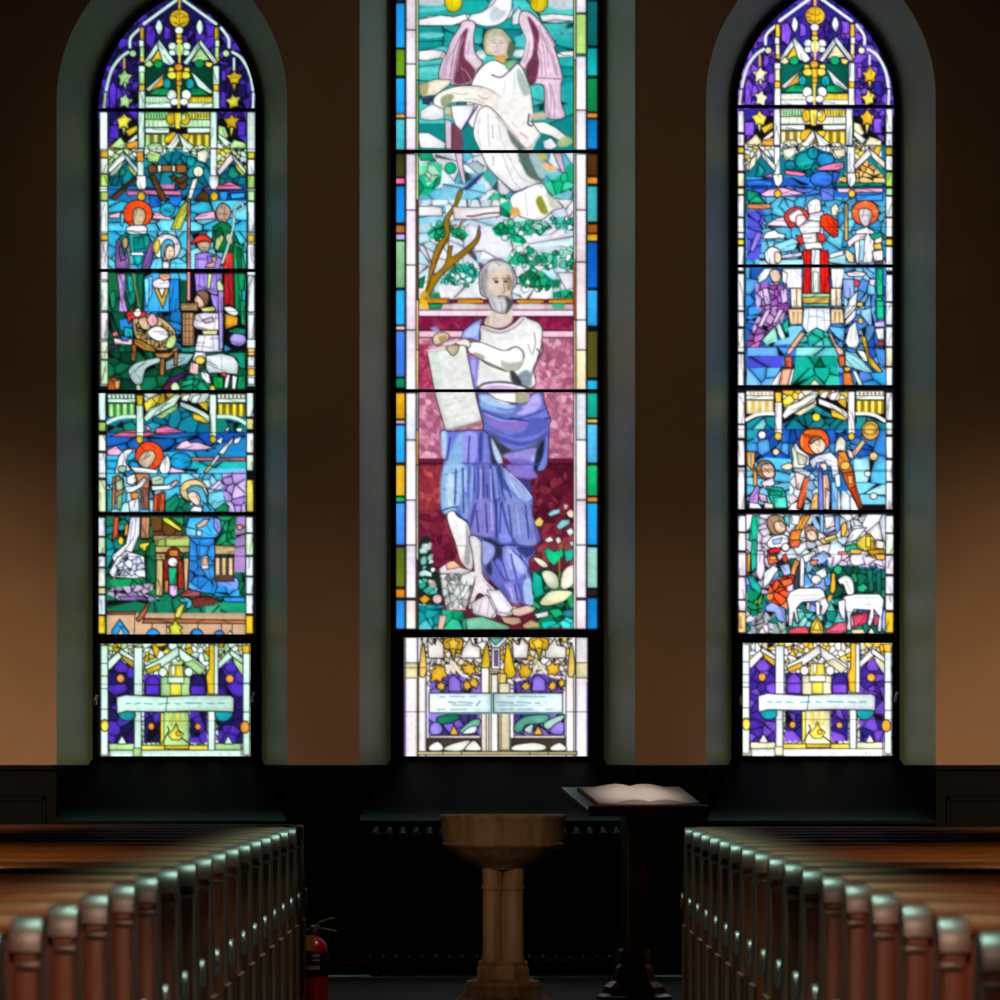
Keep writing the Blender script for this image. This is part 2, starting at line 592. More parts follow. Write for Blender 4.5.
LEFT_FIGS = '''
@ 90 200 5.5556
v 48c0e0/60cce8/30a8d8/88d8ec/40b8dc 60 .28 100,170 870,170 870,385 100,385
v 0a5038/0c6848/086040/106a3a 60 .35 100,405 300,405 300,667 100,667
r 40bce0 .9 490,405 545,450
r 0a4a30 .9 500,450 545,570
r 48c4e0 1 840,290 868,385
r 1898a0 1 835,410 868,667
# left standing figure, red halo
e f04414 1.3 265,76 82 76
l c02808 .8 200,70 225,72
l c02808 .8 300,72 340,72
l c02808 .8 212,30 232,48
l c02808 .8 318,30 298,48
s b8a684 1 240,60 265,40 300,55 308,95 285,145 250,140 236,105
l 7c6c50 .6 252,84 268,84
l 7c6c50 .6 280,86 296,86
l 7c6c50 .6 262,122 286,122
f 70c8e0 .8 175,60 190,90 180,150 170,140
f 8c64a8 1.1 145,230 175,200 200,260 215,330 215,385 140,380
f 6a4c98 1 160,260 190,250 200,330 170,340
f 7a54a0 1.1 335,215 352,250 350,330 330,385 285,385 300,330
f 0c7470 1 160,210 205,180 215,250 190,310
f 0f9890 1.1 215,190 325,190 335,230 310,290 225,290
f 0c8480 .7 240,205 300,205 305,270 245,280
f d4e0ea 1.1 203,150 240,140 300,140 318,155 315,188 230,192 200,180
l 8898b8 .7 215,165 250,180 305,170
f 10a0a0 1 240,310 292,306 285,352 262,365 245,350
r dce8ec .8 228,290 298,308
s b88850 1 180,225 195,205 212,220 205,262 188,268
l 8c6c2c 1.3 215,255 228,390
f b488cc 1.1 148,410 195,410 205,480 190,540 210,620 155,667 165,540
l 8058a0 .8 175,420 180,600
f 0c7468 1.1 196,410 262,410 255,560 220,600 200,520
f 12948c .8 205,420 235,420 245,500 215,520
f 0a5c40 1 262,410 298,410 290,600 250,600
l 98801c 1.4 240,410 275,600
f 10805a .9 108,520 140,500 145,590 120,610
# seated mother with white halo
e e8e0e0 1.3 425,262 80 74
s d4b83c .8 358,235 380,220 390,255 372,298 356,285
s 50b4d8 1.1 395,260 420,220 455,225 470,262 450,252 432,250 415,275 410,325 395,320
s dcb8a0 1 432,258 458,256 470,290 450,330 425,330 418,300
l 8c6450 .6 440,282 462,284
f e0d8d0 .9 405,340 440,345 440,380 400,380
f 60c0e4 1.1 330,385 350,330 400,318 405,385
f 58bce0 1.1 440,385 450,335 490,320 540,350 545,385
l 2080b0 .7 360,380 380,335
l 2080b0 .7 480,380 470,340
f 3aa8e4 1.2 300,430 345,405 490,405 500,440 498,667 300,667
f 1c80d0 .9 440,440 495,440 498,600 440,640
f 68c4ec .8 300,440 345,420 345,520 310,600
l 1060a8 .8 330,440 320,650
l 1060a8 .8 470,430 450,640
l 1060a8 .8 385,590 380,667
s d8d0e8 1 350,450 400,430 440,450 435,490 380,495 350,480
f c89878 .9 385,410 445,410 448,435 410,450 385,430
l 805840 .6 400,425 440,425
f d0a42c 1.1 354,488 378,490 400,545 418,490 440,490 405,605
f e4ecf0 .8 382,492 415,492 400,545
# pole
f d08080 1.1 541,10 558,10 558,560 538,560
l - .8 540,160 558,160
l - .8 540,300 558,300
# shepherd in red cap
s e03424 1.2 562,245 590,205 630,190 672,215 672,235 625,228 590,240
s b89880 1 595,242 640,230 668,240 660,280 640,300 610,275
l 705040 .7 620,262 650,266
f 9c80d8 1.1 585,300 640,290 700,305 735,330 720,385 585,385
f 7860c0 .8 650,310 690,310 690,360 655,370
f d8a898 1 672,310 705,320 690,375 640,375 650,355 685,345
l 5038a0 .7 600,310 600,380
f 9078d4 1.1 580,408 735,408 735,520 690,530 640,500 590,520
l 5038a0 .8 610,410 605,510
l 5038a0 .8 630,410 640,500
l 5038a0 .8 700,410 710,520
f b4d070 .9 655,410 680,410 665,490 650,500
f b8e0a0 1 700,460 722,440 745,480 740,520 715,525
f a484e0 1.1 665,520 740,540 735,667 705,667
l 6040a8 .7 700,540 715,660
# bald figure in green with crook
s a48874 1.1 705,45 735,15 775,40 780,85 745,130 715,115 700,80
l 604838 .7 715,75 765,80
l 604838 .8 725,110 760,108
f 0a6e40 1.2 682,150 730,118 770,130 800,180 830,240 835,290 760,290 700,290 680,220
f 0a5030 .8 690,170 730,150 745,200 700,230
f 9cb868 1 700,215 735,190 745,210 710,285 692,270
f c43030 1.1 752,290 795,290 798,385 738,385
f 0f9858 1.1 800,230 848,250 862,385 800,385 795,290
f 086038 .8 815,260 840,270 845,380 820,380
s d0a890 1 756,200 775,185 795,225 780,250 762,235
b b8e0d4 2.0 800,60 795,150 765,260 735,350
c - 3.4 800,90 812,30 840,15 850,40 830,60
c b8e0d4 1.8 800,90 812,30 840,15 850,40 830,60
f a81c20 1.2 745,408 798,408 800,600 770,580 742,590
l 701010 .8 770,410 775,580
f 0c8c50 1.1 800,408 862,408 850,640 805,640
l 064c28 .8 825,410 828,640
# child
s 7c5c44 1 590,520 620,500 655,515 660,560 640,590 610,560
s dcb0a0 1 582,545 600,530 630,560 635,590 605,598 585,580
f b8c468 1 610,600 690,590 700,615 630,625
f a08858 1.1 503,572 598,570 600,615 503,615
l 60482c .6 505,585 598,585
l 60482c .6 505,600 598,600
@ 90 290 5.5556
v 2088d8/1c78c8/3098e0/1a68b8 60 .3 290,120 505,120 505,330 290,330
v 0a5a3c/0c7048/0a4a30 50 .35 100,120 240,120 240,345 100,345
f 2080c8 1 160,165 225,150 240,200 200,240 165,220
f 18a0b0 1 190,205 235,215 240,260 190,260
f d06070 1 120,240 150,225 160,250 130,262
f c8b4b8 1 130,265 180,275 235,270 235,305 135,300
f 3860b0 .8 170,255 215,260 210,285 175,282
f 282838 .8 105,300 160,305 160,330 105,335
f a07854 1.1 512,125 580,125 580,310 515,310
bars b08860 7c5838 0 516,130 578,305 10
l 5c4028 .7 512,160 580,160
l 5c4028 .7 512,195 580,195
l 5c4028 .7 512,230 580,230
l 5c4028 .7 512,265 580,265
l 5c4028 .7 512,295 580,295
v 0a4c30/0b6440/083a28/0d7050/0a5438 58 .4 98,340 868,340 868,560 98,560
f 0f8068 1 505,318 590,315 585,345 505,345
s a8c0c0 1 215,440 270,400 385,375 400,395 320,430 300,470 290,520 260,530 225,490
l 607878 .6 240,440 280,500
l 607878 .6 300,410 250,450
f 8cb4b8 1 420,400 500,350 580,355 540,410 470,430 420,450
f a84c28 1 98,490 140,485 170,520 165,555 98,555
f c89858 .8 135,505 170,500 160,550 140,545
f 4c2068 1.1 395,550 430,500 540,445 560,455 480,510 440,555
f 5a1c30 1 395,555 440,505 470,520 440,555
s b8d098 1 450,530 475,510 500,540 490,556 455,556
s b4d0a0 .9 258,530 275,525 285,556 258,556
v 14966c/0f8060/18a078 40 .35 515,500 580,470 660,520 660,556 515,556
# manger and infant
f 8c5828 1.1 232,300 258,300 256,395 228,395
f 94602c 1.1 390,380 416,380 412,475 388,475
f 94602c 1.1 468,330 490,330 484,420 466,420
s a8905c 1.2 236,170 270,145 340,135 420,170 470,225 478,290 440,330 350,330 260,275
v a8905c/988048/c0a870/b09860 26 .25 250,170 330,140 460,220 470,290 440,325 350,325 265,270
f b07c34 1.1 245,270 275,275 365,325 360,345 300,335 245,300
f b48040 1.1 355,350 440,350 485,310 490,330 430,380 370,375
s b8d080 1 440,260 475,250 476,300 445,325 420,310
s e83838 1 205,125 250,110 310,125 300,150 235,160 215,185
s f0ece8 .8 240,130 268,100 285,130 262,150
s d8b898 1 268,165 310,150 340,175 330,215 290,215
s e0a0a8 1 315,165 345,130 375,160 370,195 335,200
s ecebf4 1.1 320,230 370,200 420,220 436,262 390,285 340,265
# child in white with lamb
f e0dcec 1.1 585,135 640,125 715,128 730,200 715,230 640,225 585,215 570,190
f c8a8b0 .9 625,165 680,150 688,175 640,185
l 705888 .8 605,140 625,175 660,185
l 705888 .6 700,140 690,220
f c8d078 1 620,225 710,222 705,250 630,250
f dadcf0 1.1 600,250 715,248 738,340 650,350 580,345
l 787898 .7 640,255 620,340
l 787898 .7 680,255 690,345
f e0dff0 1 585,340 640,345 650,400 600,420 570,390
s d8bc40 1 585,380 615,365 640,390 620,412 590,405
f e0b0b0 1 560,400 605,410 600,475 550,460
f d4e0e4 1.2 645,365 730,352 800,370 826,410 820,470 740,462 660,465 645,440
l 8098a0 .7 730,355 732,460
l 8098a0 .7 660,380 690,440
f e4e4f0 1 615,450 660,465 672,520 650,520 620,485
f e8e8f4 1 755,470 780,470 765,545 745,545
f e8e8f4 1 790,475 818,480 808,550 788,550
f c83c34 .9 725,460 760,460 758,485 735,480
f 0c8c3c 1 680,480 740,485 740,545 690,550
f 0f8850 1 825,480 862,475 862,550 815,550
e d0b838 .8 680,545 16 16
e a498ec 1.2 822,275 46 38
c - 2 745,300 760,235 810,208 866,215
f 2878b8 .9 745,300 790,330 745,345
f 0f7850 .9 760,230 810,210 866,215 862,250 800,240
f d49a1c 1.1 750,130 822,150 820,195 790,205 750,220
s dce8e8 1 745,95 790,95 825,125 800,145 760,125
f a08cdc 1.1 712,5 742,5 738,330 718,330
f 0c8458 1 832,60 866,40 862,200 840,190
f 18a0a0 1 845,0 866,0 862,60 845,60
f 109470 1 750,350 862,345 862,440 830,430 815,380
'''
LEFT_LOWER = '''
@ 90 380 5.5556
r 1a70b0 0 95,200 870,680
v 12708c/10809a/0e6080/1890a8 55 .3 300,240 400,170 500,150 665,240 665,300 300,300
v 108070/0c6a78/14808c 50 .35 98,240 258,210 258,300 98,300
v 108070/0c6a78/14808c 50 .35 704,210 862,240 862,300 704,300
h 1560b8/1868c0/1048a0/2080c8 60 .3 95,295 865,295 865,400 95,400
h 2098cc/28b0d8/1888c4/48c0e0 60 .3 95,400 865,400 865,520 95,520
f c05880 1 105,315 190,280 290,280 390,300 300,318
f c86090 1 360,270 430,255 535,290 420,305 365,298
f e080ac .9 305,270 320,250 345,275 320,280
f e0a0c0 1 95,390 145,365 185,405 150,420 95,418
f d8a8c8 .9 190,385 250,378 250,402 195,405
f e8b8d4 1 468,385 510,345 540,335 560,350 600,345 640,360 700,380 600,390
f d8b0e0 .9 440,500 460,475 540,512 440,518
e 1488b8 1 505,450 62 46
f c06060 1 560,430 760,432 865,430 865,450 700,448 565,448
h 18a8a8/20b8b8/109898 40 .3 570,455 865,455 865,488 570,488
f e4ecf4 1 712,405 770,345 800,310 790,345 740,415
f d0d8f0 .9 700,340 740,310 730,360
f dce4f4 .9 800,330 845,310 830,345 800,360
f dce4f4 .9 745,280 775,255 770,285
f dce4f4 .9 810,270 850,262 840,290 815,285
f e8ecf4 1 710,410 720,425 680,480 668,470
f e4b860 1 668,470 680,480 650,518 630,512
'''
LEFT_LOWFIGS = '''
@ 90 450 5.5556
v 0a6440/0f8058/107048/0c5c40 60 .35 90,368 866,368 866,1020 90,1020
@ 90 380 5.5556
e f04414 1.3 330,420 78 78
l c02808 .8 265,400 285,408
l c02808 .8 300,348 308,372
l c02808 .8 365,372 352,390
l c02808 .8 400,440 375,440
s b8a48c 1 270,440 300,400 345,392 366,420 350,460 320,490 280,475
l 705c48 .7 300,440 335,420
s e4ecf0 1.2 150,470 160,425 195,390 240,385 215,420 200,460 225,500 180,510 140,520
s dce8f0 1.1 385,490 405,440 430,415 445,450 440,510 400,520
s 80b8a0 1 160,480 200,480 195,510 160,510
f e0e4f0 1 220,480 300,488 380,500 370,520 250,515
@ 90 450 5.5556
v 58bce0/80d0ec/40b0dc/a0dcf0 55 .28 95,130 865,130 865,345 95,345
v 0c6c50/0a5a48/0e7c5c 50 .3 410,300 560,240 560,345 410,345
f 18a0b0 1 95,220 130,220 120,340 95,340
f 906c3c 1 125,150 160,140 190,170 185,240 140,300 128,260
f 98b490 1 140,180 180,160 185,215 150,230
f a86850 1 125,190 145,180 135,330 122,330
f 70a878 .8 150,260 180,240 175,330 150,330
f dce8ec 1.1 205,150 250,130 262,170 235,195 205,185
f b47858 1.1 250,130 330,130 330,330 285,330 280,230 262,200
f 7c4c38 .7 290,210 325,210 325,330 300,330
f e8eef2 1.1 195,205 260,195 300,150 318,165 290,205 235,235 200,235
f a8c4a0 1 340,150 380,140 410,150 410,190 345,195
f dce8f0 1.1 340,200 430,195 470,170 490,175 470,205 440,220 345,225
f e0b0a0 .8 445,195 480,165 490,180 465,205
f e08020 1 225,240 270,235 268,270 230,275
f d8dff0 1.1 215,285 270,265 275,345 220,345
f c85028 1.1 355,250 420,235 410,340 350,340
f 902c18 .6 375,255 395,250 385,335 370,335
f 10805c 1 420,290 480,240 500,290 470,345 415,345
e e4c880 1.2 575,225 76 62
s e8e8e4 .8 625,205 650,230 648,270 625,275
s 50b0d8 1.1 540,215 590,195 630,220 650,270 640,320 610,300 605,250 575,230 545,240
s e0c4b4 1 545,240 580,230 610,260 610,300 585,305 550,270
l 8c6c60 .6 560,262 590,262
f d8dce8 1 550,340 580,310 625,320 620,345
f 38a0d8 1 630,290 670,330 660,345 625,345
f 70c8e0 .8 660,240 740,225 755,300 690,330 655,290
f 10804c 1 700,330 745,295 770,310 765,345 690,345
v b090d8/9870c8/c4a8e0/8c64b8 50 .35 735,130 862,110 862,345 790,345 740,240
f d8b0d8 .8 660,215 720,165 735,185 690,220
v 18a0a8/0e8088/0c6c50/118c60 50 .3 95,370 225,370 170,667 95,667
f c84424 1.1 135,372 160,372 155,480 120,505 130,430
f e0882c 1 195,420 215,400 210,470 190,480
e d8b818 1 172,505 16 24
f e8ecf8 1.2 225,372 280,372 275,470 240,560 200,600 140,640 120,590 200,520
l 787ca8 .8 255,375 250,470 180,590
l 787ca8 .8 235,400 220,520
f b07c58 1.2 285,372 332,372 330,490 280,490
l 74482c .7 310,375 308,485
f a83828 1 345,390 375,400 368,460 345,440
f d4c028 1.1 275,520 330,512 345,550 300,562 275,545
v 6c4c20/7c5828/5c3c1c 60 .3 345,372 500,372 520,450 500,485 345,485
f bccc30 1.2 400,375 430,375 520,440 500,452 410,400
f 10804c 1 440,372 520,372 520,420
f 907858 1.1 350,475 555,475 555,500 350,505
v a0c060/90b458/b0c870 50 .4 360,500 555,495 555,535 360,535
r a8905c 1.1 360,535 555,570
r b89c68 1.1 360,575 420,680
f 0a6440 1.1 312,540 360,500 370,667 315,667
v 0f9058/0c7c48/12a064 40 .3 690,372 800,372 810,530 690,530
r b09468 1.2 690,530 810,580
f 3aa4e4 1.2 525,460 550,375 700,370 722,410 725,470 690,490 560,490
f 8c88e0 1 690,375 722,385 730,440 715,470 690,430
f 68bcec .8 530,430 590,440 590,480 535,475
l 1060a8 .8 590,430 620,470
l 1060a8 .8 650,420 680,470
f d8b0a0 1 585,420 635,385 665,385 640,420 600,435
f c8dcf0 1 590,450 620,445 620,478 595,478
f 2c90ec 1.2 560,490 690,490 700,680 550,680
l 1058b0 .9 600,495 590,680
l 1058b0 .9 640,495 640,680
l 70bcf4 .9 620,500 615,680
v b088c8/a078c0/c8a0dc 60 .35 810,372 862,372 862,680 800,680
e c89048 1 832,430 18 14
@ 90 540 5.5556
f e4eaf6 1.2 105,180 150,100 200,60 300,90 310,205 250,215 180,210 120,205
v e4eaf6/d4dcf0/c4d0e8/f0f4fa 36 .25 115,170 200,70 300,100 305,205 130,200
l 787ca8 .8 200,70 180,200
l 787ca8 .8 260,90 250,205
c14e30
'''.replace('c14e30\n', '') + '''
f c86848 .8 125,205 145,205 140,220 125,220
f c86848 .8 275,205 295,205 290,225 275,222
v 0c9050/0e8048/10a060 50 .35 110,220 290,215 300,250 200,265 120,255
f 0a5c3c 1 310,90 370,120 370,240 330,240 312,200
v a898c0/b8a0c8/9080b0/c0a8cc 44 .35 95,300 130,260 200,260 345,240 350,275 300,300 390,325 300,345 190,345
f 7c5c98 .8 160,315 300,310 300,330 180,345
f b89c68 1.1 370,110 405,110 405,310 365,310
f b89468 1.1 520,100 550,100 540,280 525,290
s 783018 1 430,60 465,38 500,60 505,110 515,170 520,260 480,275 410,270 405,190 420,110
f c07030 1 435,55 490,55 490,92 440,92
f 902018 1 410,110 435,95 440,250 410,270
f a83020 1 490,110 515,120 525,270 490,275
f c87840 .8 415,230 435,220 435,290 415,290
e e4e4f4 1 460,122 28 26
f 18a878 1.1 435,152 485,152 478,250 440,250
f d0a0d8 1.1 440,250 485,250 485,305 460,316 440,300
f 2c90ec 1.2 555,-10 690,-10 700,180 720,230 690,300 600,290 545,270
v 2c90ec/2080dc/48a8f0/3494e8 60 .3 556,0 688,0 700,200 690,295 550,265
l 1058b0 .9 610,0 600,270
l 1058b0 .9 660,150 680,290
f e0d0d8 1 615,95 655,85 660,160 620,165
f d8a870 .6 625,100 650,100 650,140 630,140
s 7094f0 1.1 700,240 760,200 820,215 826,260 800,290 740,280
v 1c98e4/3098e0/2088d8 50 .3 690,300 720,250 830,280 830,312 700,312
f 2888dc 1 735,320 862,315 862,345 750,345
r 50382c .8 690,95 800,230
bars d0b888 4a3428 0 700,100 800,195 18
f a04848 1.1 500,300 545,275 620,290 600,315 510,315
f 6c2c28 1.1 560,330 640,305 735,345 640,375 570,375
v 0f6c4c/0c5c40/128058/0d6448 90 .4 95,335 330,335 290,405 95,395
v 0f7048/0c5c40/158c68/0d6448/10785c 90 .4 330,340 560,340 580,380 740,345 865,350 865,440 300,432
v 50a888/409878/60b898 60 .5 640,370 725,360 720,420 650,425
r b89878 0 95,405 865,540
f 9c5030 1 95,400 255,398 250,412 95,415
f a85c34 1.1 300,430 335,350 320,350 255,440 270,455
f a0603c 1 300,435 865,445 865,465 290,462
l - .9 250,412 245,535
l - .9 345,465 345,535
l - .9 425,465 425,535
l - .9 600,465 600,535
l - .9 730,465 730,535
l - .9 790,465 790,535
f 2490dc 1.2 165,440 215,510 218,535 120,535 122,500
f b0b488 1 172,485 190,530 150,532
e 2490e0 1.1 350,535 38 42
e 2490e0 1.1 592,535 38 42
e 2490e0 1.1 718,540 32 38
f d8e8c8 .9 778,500 795,535 760,535
s 48b8d0 1.1 495,330 540,320 568,345 555,380 530,375 540,350 510,345
f d0c848 1 480,380 520,350 525,365 500,432 470,430
f d8d83c 1.1 472,440 490,470 515,485 500,500 515,530 440,530 445,500 430,480 460,470
'''
LEFT_BORDER = '''
@ 90 100 5.5556
r c4dcd4 1.1 54,66 98,1590
r c4dcd4 1.1 872,66 918,1590
segs 60 100 c8a020:280:320 d4dcd0:322:410 a4c850:412:480 a8c450:510:560 c8d8d4:562:740 c8a028:748:780 d8d4dc:782:1000 c8dcd0:1010:1170 d8d4dc:1180:1330 c8d8b8:1340:1440 b0d0a8:1446:1580
segs 48 88 bcdcd4:1625:1780 98b850:1790:1840 d8e0c8:1860:1950 c8d0dc:1960:2100 c4d8a8:2110:2288
segs 876 914 d4c020:290:325 d8dce0:330:415 98c860:420:490 a4d49c:505:560 c8d8d8:565:740 d0a820:750:790 d8dce4:800:950 d4dce0:975:1180 dce0e4:1190:1330 e0a858:1380:1420 dcdce4:1425:1480 e0b838:1490:1530 c8dce0:1540:1580
segs 870 908 c4dcd8:1625:1760 c8c878:1770:1830 d8dce0:1850:1960 c0d4c0:1970:2060 d8c850:2110:2288
@ 90 450 5.5556
segs 46 85 d0d8e0:375:480 b0c8a0:485:575 d8d4e4:590:650 c8d0c8:655:760 d0c878:765:800 c0d4e0:805:915 d8b818:920:1020
segs 866 906 d4e0e4:372:460 c4d8b8:465:585 d8dce4:592:700 d0dce8:705:800 d4e0e0:805:910 e0b020:920:1020
l - .6 40,130 920,130
l - .6 40,590 920,590
@ 90 100 5.5556
l - .6 40,272 920,272
l - .7 40,495 920,495
@ 90 200 5.5556
l - .5 40,175 920,175
l - .6 40,620 920,620
@ 90 290 5.5556
l - .8 40,345 920,345
@ 90 380 5.5556
l - .7 40,292 920,292
l - .6 40,520 920,520
'''

RIGHT_GROUND = '''
@ 730 100 5.5556
r 0f8098 0 85,250 868,1500
h 1a60c8/2878d8/3060c0/4088e0 60 .3 90,430 865,430 865,560 90,560
v 38a8d8/58c0e4/2890d0/48b0dc/70ccec 60 .3 90,540 865,540 865,690 90,690
'''
RIGHT_TOPFIG = '''
@ 730 100 5.5556
v 0f8898/0c7490/14a0a8 70 .4 304,390 360,300 460,262 560,300 590,350 600,440 304,440
e 12989c 1 415,340 54 50
e 1088a0 1 460,295 30 34
e 1a80b8 1 530,330 48 42
e 0f8098 .9 335,362 30 26
f e87cb0 1.1 470,385 540,355 630,345 636,375 600,390 500,392
f e070a0 1.1 300,390 350,392 430,410 400,425 310,415
f c86898 .9 180,430 230,405 240,430
h 2468d0/2858c0 70 .4 300,430 440,430 440,475 300,475
e 3070d8 1 510,440 64 44
f 3058c0 1 570,400 610,400 590,450 570,470
f 2468d0 1 95,445 235,445 235,480 95,480
f 4050c8 .9 120,490 210,490 180,520 130,510
f 5070d8 .9 350,490 480,490 440,515 380,515
f 6078e0 .9 500,490 580,490 575,560 510,560
f f0a8d0 1.1 165,525 210,498 290,485 420,520 340,532 200,538
v d8a050/e0b060/c89040/e8c078 34 .4 585,460 650,400 760,330 860,430 860,460
f 0c8060 1 585,460 850,460 850,480 590,482
f f0a0b8 1 595,490 850,490 850,512 600,515
f 3088d0 .9 700,530 850,520 850,560 700,560
r dce4ec .8 246,260 278,440
r dce4ee .8 652,260 692,440
f e8ecf0 1 236,415 292,412 292,455 270,485 250,470
f e8ecf0 1 650,405 696,405 700,450 675,490 655,470
e e8b830 1 265,520 20 22
e ecc030 1 676,520 20 22
f ece8ec 1 162,262 185,300 100,395 86,375
f e8e4d8 1 162,262 255,365 250,400 180,320
f 10908c 1 160,350 195,390 180,425 140,425
f e8d8c0 .8 118,330 150,300 140,360 100,400
f e8e4ee 1 770,262 790,300 700,385 685,365
f ece8d0 1 770,262 862,345 860,385 790,320
f d8dcc8 .8 290,270 370,262 360,300 330,330 295,310
f ecd8b8 .8 570,280 640,268 640,310 600,330
f e8b030 .8 58,262 80,262 80,300 45,300
f 0c8060 .9 95,500 150,510 190,560 95,560
f 10a070 .9 100,570 150,530 200,572
f e06830 1.1 95,578 225,578 225,608 95,608
f 4858d0 1 95,620 190,620 190,667 95,667
'''
